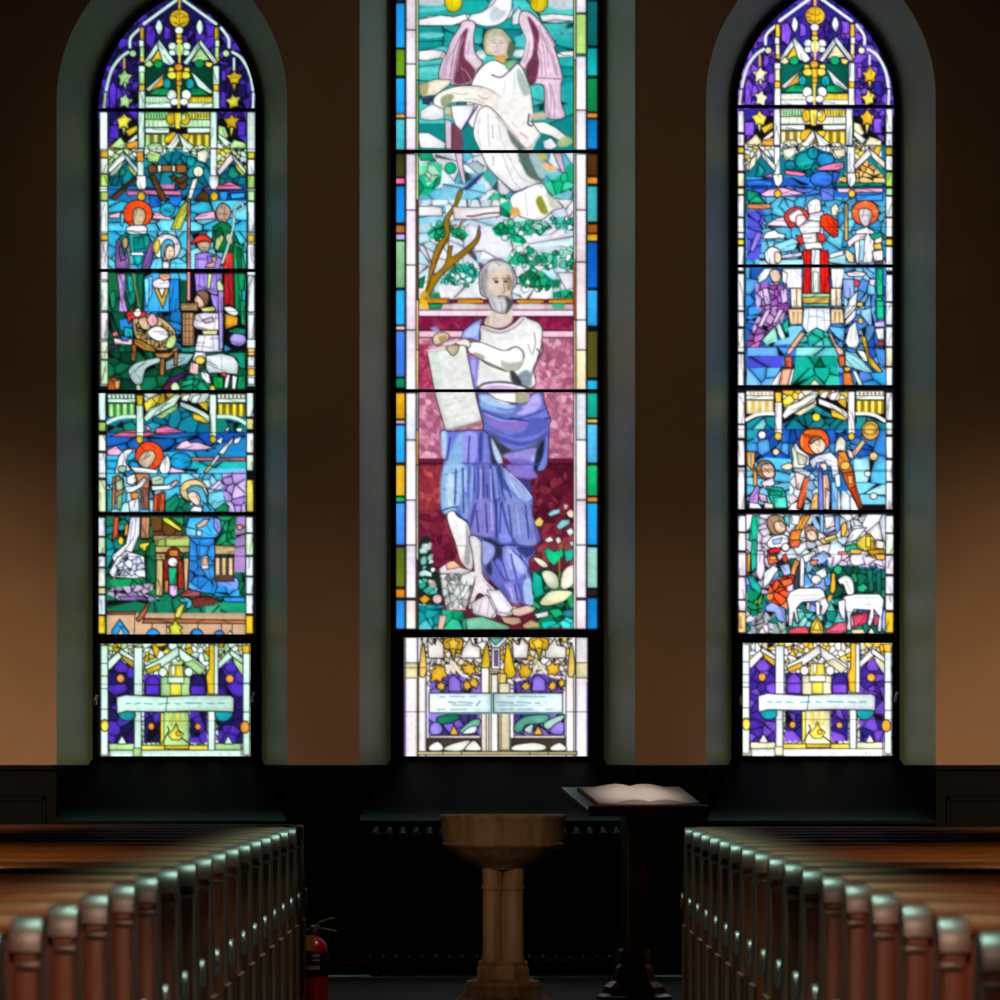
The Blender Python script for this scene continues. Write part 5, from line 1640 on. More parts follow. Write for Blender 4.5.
CENTER_MAN = '''
@ 420 310 6.667
# neck, tunic
p d8ccc0 1.2 430,80 460,30 500,-20 600,-20 620,50 600,90 540,120 450,110
q 9c8c78 1 460,40 450,100
s f0f0ee 1.4 400,110 440,105 540,130 620,90 680,40 730,60 790,85 815,130 810,230 790,300 760,400 740,520 380,520 390,340 370,300 340,250 400,200
q b08ca8 1.6 420,120 500,150 570,145 640,110 690,60
f 8ea4ec 1.2 275,180 290,140 360,80 420,50 400,120 395,215 340,190 280,195
p b0c8f8 1.2 300,150 390,90 380,160 320,180
p 807cd8 1.2 320,310 350,320 390,330 380,500 360,510 335,390
p a8a0f0 1 340,340 370,340 370,460 350,420
# sleeve and arm
s eeeeec 1.2 330,220 400,215 470,240 560,270 630,245 680,270 690,330 660,390 600,410 520,380 430,340 370,305 325,280
q 54544c 1.6 335,290 390,320 450,360 520,390 580,410
p b8b8ac 1.4 540,330 580,350 640,350 690,340 660,395 600,415 550,390
p a8a898 1.2 360,280 420,300 430,330 370,310
q 787870 1.3 590,270 640,245 685,275 695,320
q 909088 1.2 760,150 770,220 750,300
q a0a0a0 1.0 720,230 740,290
q 585860 1.6 780,260 800,300 760,380 740,450
q 404858 1.4 810,210 820,260 790,330
p 8894a4 1.4 650,440 700,400 740,420 740,510 660,500
p 303038 1.4 600,410 640,420 680,500 620,490
q c0a080 1.1 590,440 610,480
f f0f0ec .9 400,370 480,390 560,430 590,490 480,480 400,500
q 9c8cac 1.2 410,490 480,480 620,490
q 404050 2.0 380,520 440,490 560,480 680,505 740,530
p d0b0f0 1.3 420,520 480,500 600,505 660,525 600,545 430,545
p 9860d8 1.0 470,530 560,535 560,550 470,550
# parchment
f e8eae8 1.3 45,265 300,215 360,520 415,740 170,805 100,560
P dcecdc 1.4 60,285 120,275 160,500 105,520
P f2f2f0 1.4 150,290 290,260 340,500 390,720 200,770 140,540
q a8b0a0 1.1 60,280 180,262 290,235
q c4c8c0 .8 160,640 300,600
q c8ccc4 .7 160,680 350,640
q c8ccc4 .7 170,600 300,580
q c8ccc4 .7 180,720 370,680
q ecc8dc 1.6 45,268 160,240 250,205 300,205
q 989888 1.5 165,805 300,775 415,745
s dcc8ac 1.2 85,190 110,155 160,150 195,165 185,200 150,220 100,235
p a89060 1.2 120,180 165,170 180,200 140,215
s e8d8cc 1.1 240,210 300,190 335,215 330,250 290,235 250,235
s c8bc98 1.2 175,245 230,230 260,235 250,280 220,305 190,280
p f0e8e8 1 150,225 230,200 260,205 200,235
p 90b4e4 1 70,120 110,115 130,145 90,140
# mantle, waist
s 6c76c8 1.4 380,560 440,545 500,590 600,625 720,610 740,560 800,545 825,560 830,620 870,730 860,790 840,1050 700,1050 440,880 420,760
p b4d4f8 1.6 395,570 440,565 520,610 640,640 580,660 480,640 420,620
p dce8fc 1.2 440,560 520,590 600,625 540,620
f f2eeee 1 450,552 640,552 640,620 560,610 500,590
p b8bc98 1.2 640,552 720,555 720,610 650,620
p 8cb8f0 1.4 400,610 480,640 560,670 640,670 560,690 460,670 410,650
p b4a8f4 1.4 740,580 790,560 810,620 760,680 640,700 700,650
q 3c48a0 1.6 420,670 520,710 620,730 740,700 850,650
q 2c3480 1.8 600,720 740,740 860,720
p 9478d8 1.5 430,700 520,740 620,750 740,745 660,800 560,800 470,770
p 5c64c4 1.4 740,720 860,740 820,810 700,850 600,840 700,800
q 6468c8 1.4 440,760 540,820 660,850
q b8c0f8 1.2 430,690 540,735 640,740
q dcd8fc 1.0 680,650 790,590
@ 420 420 6.667
p 4c54b8 1.4 440,60 520,100 640,140 760,130 860,60 840,120 700,170 600,160 500,120
p 54586c 1.8 500,100 560,170 640,200 760,160 830,110 810,180 700,200 600,240 540,260 480,150
p 303848 1.6 470,90 520,150 600,200 560,230 500,170
# mantle, skirt
s 5c64b8 1.4 135,80 200,75 290,70 420,70 470,120 540,290 640,380 750,510 750,620 780,700 790,830 500,830 340,760 320,690 260,640 200,590 140,610 150,300 170,260
p b8e0fa 1.6 140,90 180,90 170,250 150,240
p 8cbcec 1.8 200,220 240,120 290,90 290,280 170,290
p 9c9cf0 1.6 290,90 380,100 370,270 300,280
p 3c4898 1.4 390,110 420,90 420,250 395,280
p 8088e4 1.4 425,100 460,140 470,290 420,290
p 2c3050 1.6 455,100 490,180 520,290 480,300 465,200
p c0d8fa 1.2 475,120 520,200 550,280 520,285 490,220
p a494e8 1.6 560,230 660,210 770,190 760,270 640,280 580,260
p 7c70cc 1.4 600,260 720,270 740,285 620,290
p b8c4f8 1.4 740,240 810,235 800,265 750,275
p 1c2440 1.6 780,200 830,130 820,240 790,310 770,400 740,440 760,300
p 8878d8 1.6 580,300 720,300 780,370 760,390 680,390 620,370
p 38408c 1.6 640,390 700,390 740,440 740,490 680,420
q 54408c 1.3 150,295 300,290 520,295 800,295
p 98c8f0 1.8 155,310 300,300 310,420 240,600 145,600
q 6870c0 1.2 165,365 240,350 300,320
q 7878c8 1.2 150,460 260,485
p d0ecfc 1.2 180,380 220,370 220,560 180,580
q 4454a8 1.6 325,310 330,480 310,640
p 9cc4f4 1.4 345,320 370,320 350,480 340,600 330,480
q 38489c 1.8 385,310 390,480 350,600
p 7a74cc 1.8 400,310 450,310 460,480 470,700 380,740 370,700 400,560
q 303c8c 2.0 470,310 490,480 500,640 510,790
p 90a8e8 1.2 490,330 505,330 520,480 540,640 520,620
p 405088 1.6 505,320 540,320 560,420 600,520 560,480
p a8c0f4 1.8 560,320 620,380 740,510 720,560 640,500 580,420
p 8498dc 2.0 550,470 620,500 700,580 740,740 640,790 580,640
p 7478cc 1.8 700,600 760,700 770,800 700,800
q 3c4490 1.6 540,560 580,700 600,800
q e0e4ff 1.2 600,360 680,430 745,515
q 4850a8 1.4 750,530 710,570 730,640
p 88a8e8 1.2 270,500 320,520 320,660 270,620
q 2c3888 1.5 240,330 232,560
q 2c3888 1.5 285,320 290,620
q 2c3888 1.5 362,300 362,470
q 2c3888 1.5 422,310 430,720
q 2c3888 1.5 448,430 458,780
q 2c3888 1.5 530,300 548,470 606,640
q 2c3888 1.5 560,400 640,600 690,800
q 2c3888 1.5 525,520 560,800
q 2c3888 1.5 640,540 690,800
q 2c3888 1.5 705,560 738,800
q 2c3888 1.5 200,120 180,270
q 2c3888 1.5 330,110 320,290
q d0dcff 1.1 262,330 256,560
q d0dcff 1.1 405,330 404,560
q d0dcff 1.1 612,420 664,520
q d0dcff 1.1 590,570 625,760
q d0dcff 1.1 300,340 308,480
q d0dcff 1.1 470,330 480,560
q d0dcff 1.1 655,620 690,760
q 303c90 1.6 145,605 200,585 250,580
q 303c90 1.6 260,640 320,680
p 202c5c 1.4 340,690 350,740 400,770 480,790 400,790 340,750
@ 410 500 5.5556
s 5c62b4 1.4 360,200 400,210 490,255 560,250 700,270 660,350 680,450 690,580 620,580 500,500 440,440 400,380 390,290
p 282c48 2.0 400,215 480,230 540,330 560,450 490,320 450,420 420,370 470,300
p a8b4f8 1.6 400,230 460,250 470,290 420,360 395,300
p 8c84d4 2.0 350,10 460,10 470,190 380,200 330,170
p 3c4898 1.4 330,150 350,40 370,20 345,140
q 283484 2.2 480,0 480,140 490,200
p 8890e8 1.6 500,0 530,120 570,220 500,230 490,120
p 8c98e0 2.2 530,0 660,20 680,160 700,250 600,240 550,140
q 3c489c 1.8 510,10 540,150 590,250
q 5c64b8 1.2 620,40 660,140 680,220
p 34407c 1.4 600,260 700,270 650,320 610,300
p 8c94e8 1.8 520,270 580,270 660,360 600,440 520,420
p c0c4fa 1.4 540,280 580,290 650,380 600,400
p 6c70cc 1.4 450,330 500,380 520,450 470,420
q 40489c 1.4 470,350 530,450
q 40489c 1.6 570,280 640,350 660,400
q 8088d0 1 520,455 680,455
p 9c9cf0 1.8 510,480 580,460 610,540 600,580 540,550
p b0ccfa 1.6 630,460 670,440 690,570 640,570
q 4858ac 1.6 600,460 620,540 600,580
p 5860b8 1.2 490,490 520,470 560,550 520,540
q 2c3888 1.5 505,20 498,180
q 2c3888 1.5 548,30 566,190
q 2c3888 1.5 642,30 660,210
q 2c3888 1.5 560,300 592,440
q 2c3888 1.5 505,310 545,450
q 2c3888 1.5 612,300 652,420
q 2c3888 1.5 420,20 430,180
q 2c3888 1.5 370,60 380,180
q 2c3888 1.5 580,470 600,560
q ccd6ff 1.1 450,20 458,170
q ccd6ff 1.1 590,30 610,190
q ccd6ff 1.1 625,340 655,430
q ccd6ff 1.1 535,300 560,380
q ccd6ff 1.1 555,490 575,560
# legs
s e2dee2 1.3 205,95 240,60 265,90 320,130 340,200 345,250 350,370 330,390 280,340 255,250
p b0acb0 1.4 310,130 335,200 330,360 300,340 310,230
p f0eeee 1.2 230,80 270,140 300,250 280,300 260,230
s e2dce0 1.3 330,200 395,230 400,380 420,440 500,520 560,580 600,600 560,640 490,640 440,560 380,520 345,600 325,590 355,470 360,380 345,290
p f2eeee 1.2 350,220 380,240 385,400 365,460
q 9088a0 1.2 395,260 400,380 440,450
q 9088a0 1.2 430,470 490,560 500,640
q a8a0b4 1 255,255 345,255
s e4dcec 1.2 345,600 390,550 440,540 470,570 475,650 400,650 350,635
q 8878a0 1.2 390,560 380,620
q 8878a0 1.2 430,545 450,600 445,645
q 6c5c8c 1.2 340,610 400,650 470,660
@ 390 500 4.5455
# stone with a small animal
f dcd0d8 1.1 200,325 250,280 290,275 330,310 380,320 340,335 220,335
f e0b088 1 250,285 290,275 325,305 260,318
v d8d8d8/b8bcb8/e8e8ec/a0a8a0/787c7c/c8ccc8 30 .1 220,340 390,325 370,420 340,500 260,500 235,410
l 383c40 1.1 260,380 280,490
l 383c40 1 310,350 330,480
l 383c40 1 350,370 330,420
# plants and flowers
f 102820 .0 130,200 200,200 240,500 130,500
v 60182c/781c40/581428 30 .0 180,180 260,150 300,260 200,330
d c8ece4/80d8c8/30b898/e8f4f0 2.8 .45 11 135,210 195,200 210,420 135,420
f e8f4f0 .9 145,205 165,200 170,235 150,240
f d0ece4 .9 170,200 190,195 180,230
f b0e8dc .9 170,260 195,245 185,280
f 80d8c8 .9 140,270 160,255 165,285 145,295
f c8ecec 1 130,330 155,315 190,330 190,350 160,345 140,350
e 20b898 .9 145,385 18 18
v 80d8d8/c0ecec/30b8a0 30 .3 150,410 180,390 215,400 210,425 170,430
f e0b8b8 .9 175,375 200,365 210,395 185,395
f d89018 1 130,450 160,430 185,450 155,475
e e0b8b8 1 215,450 22 22
v 20a8b0/50c8d0/10889c/80d8e0 40 .35 130,470 240,480 250,600 130,600
v 0c5c40/108858/0a4c30/20a070 40 .4 640,330 700,310 845,340 845,580 660,580
d 107850/20a070/0c5c40/60c898/30b090 4.0 .45 12 650,330 700,310 845,340 845,480 660,480
f f0c860 1 655,100 680,75 700,95 690,120 665,120
f f0d0b0 1 800,60 820,40 840,55 840,80 815,80
f f0d8b0 .9 810,25 790,20 795,45
f 90d8e8 1 715,65 740,45 775,40 770,60 730,75
f 80d0d8 1 755,120 780,90 820,88 815,110 770,135
f e8f4f4 1 800,140 825,125 838,150 815,165
f d8ecec 1 700,180 730,165 745,185 715,195
f e0f0ec 1 750,175 770,165 780,190 760,200
f c8e8ec 1 815,190 840,185 840,210 820,208
f 10c080 1.1 700,230 720,215 745,235 785,220 790,250 745,300 715,270
f 20b8a0 1 790,230 840,220 830,270 800,285
f 10a890 1 650,320 690,350 700,430 660,450 645,400
l 908c20 1.6 770,270 770,360
l 908c20 1.2 785,190 775,225
s e4e4c8 1.1 650,262 690,270 720,300 690,305
s d8dcc0 1.1 690,335 720,320 760,345 765,400 720,395
s ece0d0 1.1 775,390 790,320 840,295 840,370 800,405
s dcdcb0 1.1 680,470 720,420 780,410 830,420 790,460 720,480
f 30b868 .8 810,440 845,430 845,490 815,480
@ 390 590 4.5455
v 10a0a8/20b8c0/0c8890/50c8d0 36 .35 130,70 240,80 250,180 130,180
v 0c9060/10a878/30b890/0a7850 44 .35 240,90 345,100 345,180 240,180
f e8c0b0 1 225,115 260,115 240,180 215,180
f 70b898 1.1 345,130 420,120 545,165 540,180 350,180
f e8dce4 1.2 365,60 440,20 480,100 460,130 380,110
l 9088a0 .8 420,40 400,110
l 9088a0 .8 450,60 440,120
f e8e4ec 1 440,0 500,0 560,80 540,110 490,100
f e0c0b0 1 550,90 620,70 665,80 650,100 590,120 560,115
f b89878 1.1 500,120 590,125 600,150 560,160 520,150
f b89870 1.1 600,160 640,135 680,150 680,175 610,175
f dcdce0 1 655,110 720,95 720,120 670,130
f 10b070 1 720,90 770,85 790,110 750,130
v 10c0b8/20b0a8/40d0d0 36 .35 690,150 745,140 770,165 700,175
v 20c8c8/40d8d8 34 .35 775,150 800,125 838,140 830,175 785,172
f 0c6848 .9 640,170 690,172 690,182 640,182
f 4090c0 .9 790,100 840,90 840,115 800,120
'''
CENTER_FOOT = '''
@ 390 590 4.5455
r 0a0a0c 0 0,186 1000,860
r ece4e4 0 65,212 900,850
v ece4dc/e4dcd8/d8b84c/f0e8e4/dcd0b0 26 .25 140,215 830,215 830,460 140,460
v 6c50c0/8068d0/5c44a8 40 .3 180,380 415,380 415,470 180,470
v 6c50c0/8068d0/5c44a8 40 .3 560,380 790,380 790,470 560,470
f eae6e2 1.1 170,220 190,250 215,215 245,250 245,310 175,310
f eae6e2 1.1 330,270 350,240 365,215 375,250 410,260 410,310 320,310
f eae6e2 1.1 555,220 580,250 595,215 630,250 625,310 560,310
f eae6e2 1.1 705,270 735,240 750,215 760,250 800,260 800,310 705,310
f 38202c .9 195,220 212,220 205,250
f 38202c .9 380,220 398,220 390,250
f 38202c .9 580,220 597,220 588,250
f 38202c .9 765,220 783,220 775,250
s dca820 1.2 245,225 285,215 330,225 325,270 300,275 290,330 275,275 248,265
j f0c43c .7 287 245 30 5 0
s dca820 1.2 635,225 675,215 720,225 715,270 690,275 680,330 665,275 638,265
j f0c43c .7 677 245 30 5 0
f 40a888 1 450,218 520,218 490,250 475,250
f dce4e4 1 445,215 480,250 520,215 540,215 490,270 465,265
r e0d4e8 1 462,262 500,360
f 6c4c78 .8 475,275 490,275 490,345 475,345
s d8b428 1.1 418,320 440,240 455,330 440,390 415,380
s d8b018 1.1 520,320 535,240 560,330 570,390 525,395
f d8c060 1 440,380 530,380 525,470 445,470
l 705008 .9 470,390 475,460
l 705008 .9 500,390 495,460
b ece4c8 3.2 195,410 250,385 288,330
b ece4c8 3.2 288,330 330,385 400,400
b ece4c8 3.2 575,410 640,385 675,330
b ece4c8 3.2 675,330 720,385 790,400
j e0ac28 1.0 221 381 46 6 46
j e0ac28 1.0 359 360 36 6 53
j e0ac28 1.0 232 439 24 6 1
j e0ac28 1.0 350 436 26 6 54
j e0ac28 1.0 382 422 27 6 38
j e0ac28 1.0 613 369 39 6 31
j e0ac28 1.0 744 360 35 6 48
j e0ac28 1.0 620 436 24 6 20
j e0ac28 1.0 739 436 24 6 11
j e0ac28 1.0 780 424 21 6 0
f 8870d8 1 265,400 290,385 318,410 325,460 265,460
f 8870d8 1 650,400 675,385 705,410 710,460 645,460
r e8e0e8 1 70,215 125,850
r ece4e0 1 130,330 165,850
r e8e0e8 1 845,215 898,850
r ece4e0 1 800,370 835,850
s d8b85c 1 135,330 150,240 165,330 160,390 135,390
s d8b85c 1 810,330 825,240 840,330 835,390 810,390
f d8d0a0 .8 70,330 125,330 125,400 70,400
f d8d0a0 .8 845,330 898,330 898,400 845,400
l 8c50c0 1 68,420 68,850
l a890c8 .8 160,400 160,850
l c8b890 .8 120,400 120,850
l 8c50c0 .8 895,420 895,850
l - .9 125,212 125,850
l - .9 843,212 843,850
@ 390 670 4.5455
r ece4d8 1 415,-10 450,385
r ece8e4 1 460,20 490,385
r e0d8b8 1 495,60 545,365
l 6c5c20 1 437,200 437,370
l 6c5c20 1 505,200 505,370
v 6c50c0/8878d8/7c60cc/403078 40 .3 175,200 410,200 410,300 175,300
v 6c50c0/8878d8/7c60cc/403078 40 .3 560,200 795,200 795,300 560,300
s 107050 1 215,215 290,200 320,215 280,240 225,245
s 68b8a0 1 315,280 370,230 410,225 400,260 350,285
s 58a890 1 565,250 620,210 720,205 700,240 620,250 600,280 570,285
s a8d4c4 .9 700,240 780,205 790,220 720,270
s d8e0e8 .9 330,290 360,260 395,255 385,285
s c8e0dc .9 610,270 650,245 640,290
s 9484e0 1 185,250 215,235 240,265 225,292 185,290
s 8c78dc 1 730,265 770,235 790,245 785,290 735,290
f e8ac30 1.1 270,295 290,250 312,295
f e8ac30 1.1 650,295 675,250 695,295
f e4d0d0 .8 180,298 410,298 410,310 180,310
f e4d0d0 .8 565,298 795,298 795,310 565,310
f 403c28 .8 165,310 415,310 415,370 165,370
f 403c28 .8 550,310 800,310 800,370 550,370
s ecebe8 1.1 180,345 215,325 240,345 235,366 180,366
s ecebe8 1.1 250,350 300,330 365,320 330,366 250,366
s ecebe8 1.1 340,355 380,320 412,350 410,366 345,366
s ecebe8 1.1 560,345 600,335 660,330 710,345 690,366 560,366
s ecebe8 1.1 730,350 770,330 800,350 795,366 735,366
f b4ac74 1 125,370 850,370 850,386 125,386
l - .9 240,370 240,386
l - .9 325,370 325,386
l - .9 635,370 635,386
l - .9 720,370 720,386
f d4e8ec 1.2 178,105 460,105 460,195 178,195
f d4e8ec 1.2 470,105 785,105 785,195 470,195
l 38989c 1.4 462,100 462,200
l 70b8c0 1.0 178,198 785,198
l 84b8c4 1.1 225,122 250,122
l 84b8c4 1.1 270,120 340,122
l 84b8c4 1.1 365,120 390,120
l 84b8c4 1.1 530,122 570,120
l 84b8c4 1.3 590,120 705,122
l 78b0c0 1.4 265,145 300,150
l 78b0c0 1.4 310,145 375,150
l 78b0c0 1.5 395,160 410,140
l 78b0c0 1.4 485,145 560,150
l 78b0c0 1.4 575,145 640,150
l 78b0c0 1.2 660,150 680,150
l 84b8c4 1.0 280,160 370,160
l 84b8c4 1.0 490,160 620,160
l 84b8c4 1.1 215,180 250,178
l 84b8c4 1.1 275,180 350,178
l 84b8c4 1.1 500,180 560,178
l 84b8c4 1.1 580,180 650,178
l 84b8c4 1.0 710,180 740,178
l - .7 60,-10 160,-10
l - .7 60,190 160,190
l - .7 800,190 900,190
'''
CENTER_BORDER = '''
@ 390 0 1
segs 5.5 15 18a0e0:-190:-145 609018:-145:-90 18a0e0:-90:-40 10a0a8:-40:0 1898e8:3:48 609018:49:76 18a0ec:78:114 e08820:114:118 38a8b8:119:150 3c3c18:154:177 d86088:178:184 1888e0:186:223 a05c28:225:233 a898e0:234:240 78a878:241:288 20a0e0:290:325 e0b0a0:326:330 3878e0:331:377 0c8850:378:388 d8a010:393:419 c090b0:420:424 28a0ec:425:463 d8a820:465:496 10a850:497:502 3c80e0:503:545 607018:547:587 e08818:589:598 2888d8:600:629
segs 197 207.5 0c6c70:-190:-140 1080a0:-140:-90 0c7048:-90:-40 1888e0:-40:0 0a5c60:1:46 10a0a0:48:76 0c7c44:78:112 e08818:113:118 0c80c8:119:149 4c2c10:154:176 e08818:177:184 38a8b0:186:222 a05010:224:233 e0a018:234:241 0c60c8:242:288 28a0e8:290:326 505018:331:378 20a8d8:380:391 10a088:393:418 d8a828:419:423 48b0e8:424:463 10b068:465:496 e08820:497:502 1898e0:503:545 98d0c4:547:588 201c20:589:596 1078c0:598:629
segs 16 26 e8d8e4:-190:-150 e8d8e4:-150:-60 e4d4e0:-60:30 e8dce8:30:64 e8d8ec:64:118 ecdcf0:118:150 ecdcec:154:210 ecd8ec:210:265 e4d4e0:265:330 ece4ec:330:390 d8dcf0:393:440 ece8f0:440:500 e8dcf0:500:545 e8e0f0:545:598 e8d8d0:600:629
segs 186 196.2 e8e4ec:-190:-130 e4e0e8:-130:-50 e8e4ec:-50:13 a8cc70:14:54 e4e4f0:56:110 ece4f0:110:150 ece0e8:154:210 ecdce8:210:262 e8d8dc:262:320 ece4e0:320:350 e8d8b0:350:390 dce4f0:393:440 ece8ec:440:500 e0d8e8:500:545 e4dce8:545:598 ecdce8:600:629
segs 26 28.6 b0c490:-190:80 90a860:80:150 b0c080:154:200 604830:200:300 d8b078:300:350 e0c080:350:390 909090:393:430 c09040:430:465 b0a890:465:560 403030:560:629
segs 183.6 186 b0c490:-190:60 a8a040:60:150 c0c0b0:154:260 c86030:262:320 d8b080:320:390 e8d8d8:393:629
'''

def left_plan():
    P = Plan(95, -8, 260, 762, '101014', PAL_L, 7)
    P.run(LEFT_GROUND); P.run(CANOPY); P.run(LEFT_TOPFIG); P.run(LEFT_FIGS)
    P.run(LEFT_LOWER); P.run(ARCADE); P.run(LEFT_LOWFIGS); P.run(LEFT_BORDER); P.folds = False; P.run(FOOT)
    return P
def right_plan():
    P = Plan(732, -8, 897, 762, '101014', PAL_R, 11)
    P.run(RIGHT_GROUND)
    P.dx, P.dy = 635.6, -3
    P.run(CANOPY)
    P.dx = P.dy = 0
    P.run(RIGHT_TOPFIG); P.run(RIGHT_FIGS); P.run(RIGHT_LOWER)
    P.dx, P.dy = 638.5, -3
    P.run(ARCADE)
    P.dx = P.dy = 0
    P.run(RIGHT_LOWFIGS); P.run(RIGHT_BORDER)
    P.dx, P.dy = 641.5, -1.5
    P.folds = False; P.run(FOOT)
    P.dx = P.dy = 0
    return P
def center_plan():
    P = Plan(390, -230, 606, 762, '101014', {}, 5)
    P.soft = True; P.gain = 1.0
    P.run(CENTER); P.run(CENTER_ANGEL); P.run(CENTER_MAN); P.run(CENTER_HEAD); P.soft = False; P.folds = False; P.run(CENTER_FOOT); P.run(CENTER_BORDER)
    return P

def area(name, loc, target, power, sx, sy, spread, col):
    l = bpy.data.lights.new(name, 'AREA'); l.shape = 'RECTANGLE'; l.size = sx; l.size_y = sy
    l.energy = power; l.spread = math.radians(spread); l.color = col
    o = bpy.data.objects.new(name, l); C.objects.link(o); o.location = loc
    o.rotation_euler = (Vector(target)-Vector(loc)).to_track_quat('-Z', 'Y').to_euler()
    return o
def LIGHTS():
    soft = (1, .72, .48)
    for sx in (-1, 1):
        spot('wall_lamp', (sx*3.4, 15, 2.8), (sx*4.0, 28.5, .5), 3300, 26.5, 1, soft, .4)
        spot('pier_lamp', (sx*1.05, 23.0, 4.2), (sx*1.05, 28.5, .5), 140, 46, 1, soft, .3)
        spot('pew_lamp', (sx*2.4, 10.5, 4.6), (sx*2.2, 16.0, .9), 760, 22, .7, (1, .66, .36), .25)
        spot('aisle_lamp', (sx*.3, 2.0, 5.2), (sx*1.1, 11.4, .6), 1500, 13, .8, (1, .64, .46), .2)
    spot('wall_fill', (0, 20.5, 6.5), (0, 28.5, 3.0), 150, 68, 1, (1, .76, .55), .4)  # added wide fill that lifts the upper wall, no real fitting
    spot('font_fill', (-1.2, 15, 4.4), (.08, 24.9,   .62), 640, 8.5, .8, (1, .70, .46), .2)  # added narrow fill, brightens the font only
    spot('book_fill', (1.2, 22.4, 4.6), (.78, 24.85, 1.14), 620, 7, .8, (1, .87, .82), .1)  # added fill for the book pages, the stand has no lamp
    spot('extinguisher_fill', (-.5, 24.0, 2.4), (-.92, 24.6, .35), 45, 24, .8, WARM, .1)  # added weak fill for the extinguisher
    area('cool_strip', (0, 14.2, 6.5), (0, 14.201, 0), 480, .8, 17, 20, (.52, 1, .8))  # unseen cool source, narrowed to a strip to put highlights on the pew caps
    area('radiator_strip', (0, 28.3, 6), (0, 28.301, 0), 5, 5.2, .08, 4, (.45, 1, .8))  # added thin strip that picks out the radiator tops

# ---------------------------------------------------------------- the place
import bpy, bmesh, mathutils
from mathutils import Vector
C = bpy.context.scene.collection
F, CX, CY, EYE = 4700.0, 491.0, 760.0, 1.30      # lens in photograph pixels, vanishing point, eye height
ZW, ZG = 28.5, 29.0                               # wall face and glass, metres ahead of the lens
def X(px, d): return (px-CX)/F*d
def Z(py, d): return EYE-(py-CY)/F*d

# ---- materials
def mat(name, col, rough=.5, metal=0, coat=0, spec=.5, noise=None, bump=0, wood=None):
    m = bpy.data.materials.new(name); m.use_nodes = True
    nt = m.node_tree; b = nt.nodes['Principled BSDF']
    c = [((int(col[i:i+2], 16)/255)**2.2) for i in (0, 2, 4)]
    b.inputs['Base Color'].default_value = (*c, 1)
    b.inputs['Roughness'].default_value = rough
    b.inputs['Metallic'].default_value = metal
    b.inputs['Coat Weight'].default_value = coat
    b.inputs['Coat Roughness'].default_value = .12
    b.inputs['Specular IOR Level'].default_value = spec
    tc = nt.nodes.new('ShaderNodeTexCoord')
    if noise or wood:
        mp = nt.nodes.new('ShaderNodeMapping')
        nt.links.new(tc.outputs['Object'], mp.inputs['Vector'])
        mp.inputs['Scale'].default_value = wood if wood else (noise[0],)*3
        n = nt.nodes.new('ShaderNodeTexNoise'); n.inputs['Scale'].default_value = 1; n.inputs['Detail'].default_value = 6
        n.inputs['Roughness'].default_value = .62
        nt.links.new(mp.outputs[0], n.inputs['Vector'])
        r = nt.nodes.new('ShaderNodeValToRGB')
        k = .45 if wood else noise[1]
        r.color_ramp.elements[0].position = .3; r.color_ramp.elements[1].position = .7
        r.color_ramp.elements[0].color = (*[v*(1-k) for v in c], 1)
        r.color_ramp.elements[1].color = (*[min(1, v*(1+k)) for v in c], 1)
        nt.links.new(n.outputs['Fac'], r.inputs['Fac']); nt.links.new(r.outputs[0], b.inputs['Base Color'])
        if bump:
            bp = nt.nodes.new('ShaderNodeBump'); bp.inputs['Strength'].default_value = bump; bp.inputs['Distance'].default_value = .01
            nt.links.new(n.outputs['Fac'], bp.inputs['Height']); nt.links.new(bp.outputs[0], b.inputs['Normal'])
    return m
M = dict(
    plaster=mat('painted_plaster', 'b08c6c', .85, noise=(2.2, .07), bump=.05, spec=.2),
    reveal=mat('reveal_plaster', '8a9c80', .5, noise=(3, .08), bump=.05, spec=.5),
    floor=mat('dark_floorboards', '070505', .7, wood=(9, .7, 1), bump=.1),
    ceil=mat('dim_ceiling', '4a4038', .9),
    panel=mat('dark_stained_oak', '060b09', .45, wood=(3, 3, 22), bump=.06, spec=.03),
    wood=mat('varnished_pew_wood', '743a22', .42, coat=.2, wood=(14, 14, 1.2), bump=.05),
    cap=mat('worn_varnish_pew_cap', '5a3020', .55, coat=.8, wood=(14, 14, 3)),
    rail=mat('worn_pew_rail', '845026', .5, coat=.12, wood=(1, 14, 14), bump=.05),
    font=mat('carved_font_oak', '9c7a58', .6, wood=(16, 16, 1.5), bump=.1),
    lect=mat('dark_red_mahogany', '30120d', .35, coat=.3, wood=(1.5, 12, 12)),
    paper=mat('book_paper', 'cfc4b8', .8),
    cover=mat('book_cover', '4a2420', .6),
    iron=mat('black_painted_iron', '030404', .5, spec=.12),
    frame=mat('black_window_iron', '030303', .8, spec=.04),
    red=mat('red_enamel', '9c1814', .3, coat=.4),
    yellow=mat('yellow_tag', 'd89a1c', .6),
    white=mat('label_white', 'c8c0b0', .6),
    dark=mat('label_black', '181614', .5),
    steel=mat('dull_steel', 'b0a898', .35, metal=1),
    brass=mat('worn_brass', 'b88448', .35, metal=1),
)
def glass_material(glow):
    m = bpy.data.materials.new('stained_glass'); m.use_nodes = True
    nt = m.node_tree; b = nt.nodes['Principled BSDF']
    a = nt.nodes.new('ShaderNodeAttribute'); a.attribute_name = 'glass_colour'
    b.inputs['Base Color'].default_value = (.012, .012, .014, 1)
    b.inputs['Roughness'].default_value = .7; b.inputs['Specular IOR Level'].default_value = .03
    nt.links.new(a.outputs['Color'], b.inputs['Emission Color'])
    b.inputs['Emission Strength'].default_value = glow
    return m
GLASS = [glass_material(g) for g in (1.0, 1.0, 1.03)]     # the daylight behind each light
_b = M['cap'].node_tree.nodes['Principled BSDF']; _b.inputs['Coat Roughness'].default_value = .42; _b.inputs['Coat IOR'].default_value = 1.9

